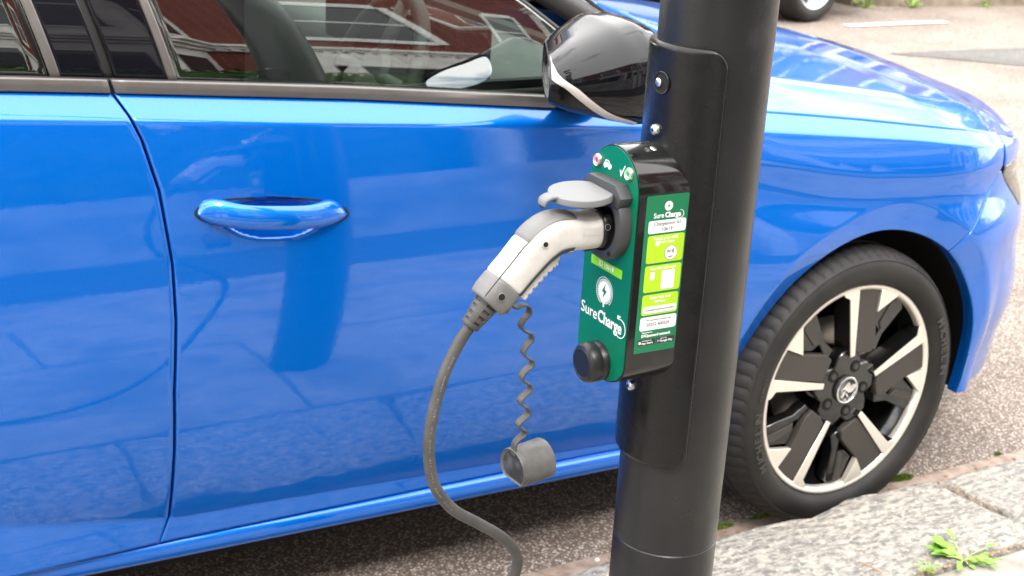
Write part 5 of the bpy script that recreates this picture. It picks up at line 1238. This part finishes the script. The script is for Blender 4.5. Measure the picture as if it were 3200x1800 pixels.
def sidep(): 
    pts = [(-3.35, .45), (-3.4, .75), (-3.30, 1.0), (-2.9, 1.32), (-2.2, 1.45), (-1.3, 1.46), (-.55, 1.05), (.35, .92), (.72, .75), (.78, .45), (.70, .24)]
    pts += [(.42, .22)] + [(.37 * cos(radians(a)), .33 + .37 * sin(radians(a))) for a in np.linspace(-10, 190, 20)] + [(-.42, .22), (-2.2, .22)] + [(-2.6 + .37 * cos(radians(a)), .33 + .37 * sin(radians(a))) for a in np.linspace(-10, 190, 20)] + [(-3.1, .24)]
    return pts
sp2 = sidep(); k_ = len(sp2); V = []
for yy, sc2 in ((0, 0), (.06, .0), (1.64, 0), (1.7, 0)):
    for x, z in sp2:
        ins_ = .22 * max(0, (z - .9)) / .55; y2 = yy + (ins_ if yy < 1 else -ins_); V.append((bx0 + x, by0 + y2, z * (1 if .05 < yy < 1.65 or z < .5 else .985)))
F = [(q * k_ + i, q * k_ + (i + 1) % k_, (q + 1) * k_ + (i + 1) % k_, (q + 1) * k_ + i) for q in range(3) for i in range(k_)] + [tuple(range(k_)), tuple(3 * k_ + i for i in range(k_))]
bb_ = mesh('body', V, F, M['darkpaint'], bc); fixn(bb_); flatshade(bb_, 30)
for (xa, xb, ya) in ((-2.6, -1.75, 0), (-1.68, -.75, 0)):
    for ym in (0, 1):
        yA, yB = (by0 + .045, by0 + .195) if ym == 0 else (by0 + 1.655, by0 + 1.505)
        V = [(bx0 + xa, yA, 1.0), (bx0 + xb + .1, yA, 1.0), (bx0 + xb - .25, yB, 1.38), (bx0 + xa + .05, yB, 1.38)]
        if ym == 0: V = [(a, b - .012, c) for a, b, c in V]
        else: V = [(a, b + .012, c) for a, b, c in V]
        mesh('window', V, [(0, 1, 2, 3)], M['privacy'], bc, False)

# ================================================================== TERRACE BEHIND THE CAMERA (seen in the reflections)
def house(x0, wd, yf, label, door_side):
    h = thing('terraced_house', label, 'house', (x0 + wd / 2, yf - 3, 0), 'terraced houses behind the pavement')
    b_ = MB(); b_.box(x0, x0 + wd, yf - 7, yf, 0, 7.6); b_.make('wall', M['brick'], h)
    b_ = MB(); b_.add([(x0, yf + .25, 7.6), (x0 + wd, yf + .25, 7.6), (x0 + wd, yf - 3.5, 10.2), (x0, yf - 3.5, 10.2), (x0, yf - 7.2, 7.6), (x0 + wd, yf - 7.2, 7.6)], [(0, 1, 2, 3), (3, 2, 5, 4)]); b_.make('roof', M['roof'], h)
    # cornices with dentils
    cn = MB()
    for z, d_, hh_ in ((3.30, .10, .10), (3.40, .18, .08), (3.48, .26, .07), (3.55, .20, .05), (7.2, .12, .12), (7.32, .25, .12)):
        cn.box(x0 - .002 + .004, x0 + wd - .006, yf + .003, yf + d_, z, z + hh_)
    cn.make('cornice', M['stucco'], h)
    dt = MB(); x = x0 + .05
    while x < x0 + wd - .1: dt.box(x, x + .06, yf + .11, yf + .16, 3.31, 3.395); x += .11
    dt.make('dentils', M['stucco'], h)
    # two-storey bay
    bx = x0 + (wd * .30 if door_side > 0 else wd * .70)
    V = []
    for z in (0, 6.3):
        V += [(bx - 1.15, yf, z), (bx - .65, yf + .8, z), (bx + .65, yf + .8, z), (bx + 1.15, yf, z)]
    mesh('bay_window', V, [(0, 1, 5, 4), (1, 2, 6, 5), (2, 3, 7, 6), (4, 5, 6, 7)], M['stucco'], h, False)
    bcn = MB()
    for z, e_ in ((3.28, .06), (3.38, .12), (3.47, .17), (.85, .06), (6.2, .12), (6.35, .18)):
        A = [(bx - 1.15 - e_, yf + .004), (bx - .65 - e_, yf + .8 + e_), (bx + .65 + e_, yf + .8 + e_), (bx + 1.15 + e_, yf + .004)]
        bcn.add([(a, b, z) for a, b in A] + [(a, b, z + .085) for a, b in A], [(0, 1, 5, 4), (1, 2, 6, 5), (2, 3, 7, 6), (4, 5, 6, 7), (3, 2, 1, 0)])
    bcn.make('bay_cornice', M['stucco'], h)
    for z0, z1 in ((1.05, 2.95), (3.9, 5.7)):
        for xa, ya, xb, yb in ((bx - 1.05, yf + .17, bx - .75, yf + .65), (bx - .52, yf + .81, bx + .52, yf + .81), (bx + .75, yf + .65, bx + 1.05, yf + .17)):
            nx1, ny1 = (yb - ya), -(xb - xa); L = hypot(nx1, ny1); nx1, ny1 = -nx1 / L * .012, -ny1 / L * .012
            wn = mesh('window', [(xa + nx1, ya + ny1, z0), (xb + nx1, yb + ny1, z0), (xb + nx1, yb + ny1, z1), (xa + nx1, ya + ny1, z1)], [(0, 1, 2, 3)], M['window'], h, False)
            zm = (z0 + z1) / 2; fr_ = MB()
            for za, zb in ((z0 - .05, z0), (zm - .025, zm + .025), (z1, z1 + .05)):
                fr_.add([(xa + nx1 * 2.2, ya + ny1 * 2.2, za), (xb + nx1 * 2.2, yb + ny1 * 2.2, za), (xb + nx1 * 2.2, yb + ny1 * 2.2, zb), (xa + nx1 * 2.2, ya + ny1 * 2.2, zb)], [(0, 1, 2, 3)])
            fr_.make('frame', M['frame'], wn)
    # door + upper window
    dx = x0 + (wd * .78 if door_side > 0 else wd * .22)
    b_ = MB(); b_.box(dx - .75, dx - .55, yf + .003, yf + .35, 0, 3.25); b_.box(dx + .55, dx + .75, yf + .003, yf + .35, 0, 3.25); b_.box(dx - .55, dx + .55, yf + .003, yf + .30, 2.75, 3.25); b_.make('porch', M['stucco'], h)
    b_ = MB(); b_.box(dx - .5, dx + .5, yf + .01, yf + .05, .1, 2.7); b_.make('door', M['rimblack'], h)
    b_ = MB(); b_.box(dx - .45, dx + .45, yf + .01, yf + .03, 4.1, 5.7); wn = b_.make('window', M['window'], h)
    b_ = MB(); b_.box(dx - .55, dx - .46, yf + .01, yf + .08, 4.0, 5.8); b_.box(dx + .46, dx + .55, yf + .01, yf + .08, 4.0, 5.8); b_.box(dx - .45, dx + .45, yf + .01, yf + .08, 5.71, 5.9); b_.box(dx - .45, dx + .45, yf + .01, yf + .08, 3.95, 4.09); b_.box(dx - .45, dx + .45, yf + .031, yf + .05, 4.87, 4.93); b_.make('frame', M['frame'], wn)
hx = -17.0
nm = ['far left end house', 'second house from the left', 'house left of the white gate pier', 'house directly behind the photographer', 'house right of the tall hedge', 'sixth house along', 'right end house']
for i in range(7):
    house(hx, 5.0, -6.6, 'red brick terraced house with white bay, the %s' % nm[i], 1 if i % 2 else -1); hx += 5.0
hx = -8.0
for i in range(8):
    n0 = len(bpy.data.objects); before = set(bpy.data.objects)
    house(hx, 5.0, -16.0, ['red brick house across the road at the left', 'second red brick house across the road', 'third red brick house across the road, behind the black car', 'fourth red brick house across the road', 'fifth red brick house across the road', 'sixth red brick house across the road', 'seventh red brick house across the road', 'last red brick house across the road at the right'][i], 1 if i % 2 else -1)
    for o in set(bpy.data.objects) - before:
        if o.parent is None: o.location.y = -o.location.y; o.rotation_euler.z = pi; o['group'] = 'terraced houses across the road'
    hx += 5.0
tag(sheet('front_gardens', -20, 20, -6.6, -3.61, .06, M['joint']), kind='structure')
def hedge(x0, x1, y0, y1, z0, z1, label, n):
    m_ = MB(); m_.box(x0 + .06, x1 - .06, y0 + .06, y1 - .06, z0, z1 - .06)
    for _ in range(n):
        f_ = random.random()
        if f_ < .45: p = (random.uniform(x0, x1), y1 + random.uniform(-.06, .05), random.uniform(z0, z1))
        elif f_ < .8: p = (random.uniform(x0, x1), random.uniform(y0, y1), z1 + random.uniform(-.06, .05))
        else: p = (random.choice((x0, x1)) + random.uniform(-.05, .05), random.uniform(y0, y1), random.uniform(z0, z1))
        a, b2 = random.random() * 6.28, random.uniform(-1, 1); s_ = random.uniform(.02, .04); u_ = Vector((cos(a), sin(a), b2)).normalized() * s_; v_ = Vector((-sin(a) * .6, cos(a) * .6, random.uniform(-1, 1))).normalized() * s_ * .6; p = Vector(p)
        m_.add([p - u_, p - v_, p + u_, p + v_], [(0, 1, 2, 3)])
    o = m_.make('hedge', M['hedge'], None); tag(o, label, 'hedge', 'hedges in the front gardens')
gw = thing('garden_wall', 'white stucco front garden wall with gate piers behind the pavement', 'wall', (0, -3.7, 0))
b_ = MB()
for a, b2 in ((-12, -8.3), (-7.2, -3.3), (-2.3, 1.7), (2.8, 6.7), (7.8, 12)): b_.box(a, b2, -3.85, -3.65, .06, .95)
b_.make('wall_face', M['greystucco'], gw)
for x in (-12, -8.1, -7.4, -3.1, -2.5, 1.9, 2.6, 6.9, 7.6, 12):
    b_ = MB(); b_.box(x - .18, x + .18, -3.93, -3.57, .06, 1.35); b_.box(x - .23, x + .23, -3.98, -3.52, 1.351, 1.45); b_.make('gate_pier', M['stucco'], gw)
hedge(-7.2, -3.3, -4.5, -3.9, .06, 1.75, 'clipped green hedge behind the left part of the white garden wall', 3500)
hedge(-2.2, .9, -4.5, -3.9, .06, 1.9, 'dense clipped hedge behind the middle of the white garden wall', 4500)
hedge(3.0, 6.5, -4.5, -3.9, .06, 1.4, 'low clipped hedge behind the right part of the white garden wall', 3000)
# street trees and terrace across the road
def tree(x, y_, h_, label, rad=1.9):
    t = thing('street_tree', label, 'tree', (x, y_, 0), 'trees across the road'); 
    P = spline([(x, y_, 0), (x + .05, y_, h_ * .3), (x - .05, y_ + .05, h_ * .55), (x, y_, h_ * .8)], 16); tube('trunk', P, np.linspace(.16, .05, 16), M['bark'], t, 10)
    for q in range(6):
        a = q * 1.05; P = spline([(x, y_, h_ * (.4 + .05 * q)), (x + cos(a) * .7, y_ + sin(a) * .7, h_ * (.55 + .05 * q)), (x + cos(a) * 1.3, y_ + sin(a) * 1.3, h_ * (.62 + .05 * q))], 8); tube('limb', P, np.linspace(.06, .02, 8), M['bark'], t, 6)
    m_ = MB(); cl = [(random.gauss(0, .55) * rad, random.gauss(0, .55) * rad, h_ * .72 + random.gauss(0, .16) * h_, random.uniform(.45, .95)) for _ in range(22)]
    for _ in range(5200):
        cx_, cy_, cz_, r_ = random.choice(cl); d_ = Vector((random.gauss(0, 1), random.gauss(0, 1), random.gauss(0, 1))).normalized() * r_ * random.random() ** .4; p = Vector((x + cx_, y_ + cy_, cz_)) + d_
        a = random.random() * 6.28; s_ = random.uniform(.05, .1); u_ = Vector((cos(a), sin(a), random.uniform(-1, 1))).normalized() * s_; v_ = Vector((-sin(a), cos(a), random.uniform(-1, 1))).normalized() * s_ * .6
        m_.add([p - u_, p - v_, p + u_, p + v_], [(0, 1, 2, 3)])
    m_.make('crown', M['hedge'], t)
tree(9.5, 11.5, 6.5, 'leafy street tree beyond the far wall, nearest the blue car'); tree(15.5, 10.0, 7.2, 'tall leafy street tree farther along the far wall'); tree(1.0, 13, 6.0, 'leafy tree behind the wall end beside the black car')
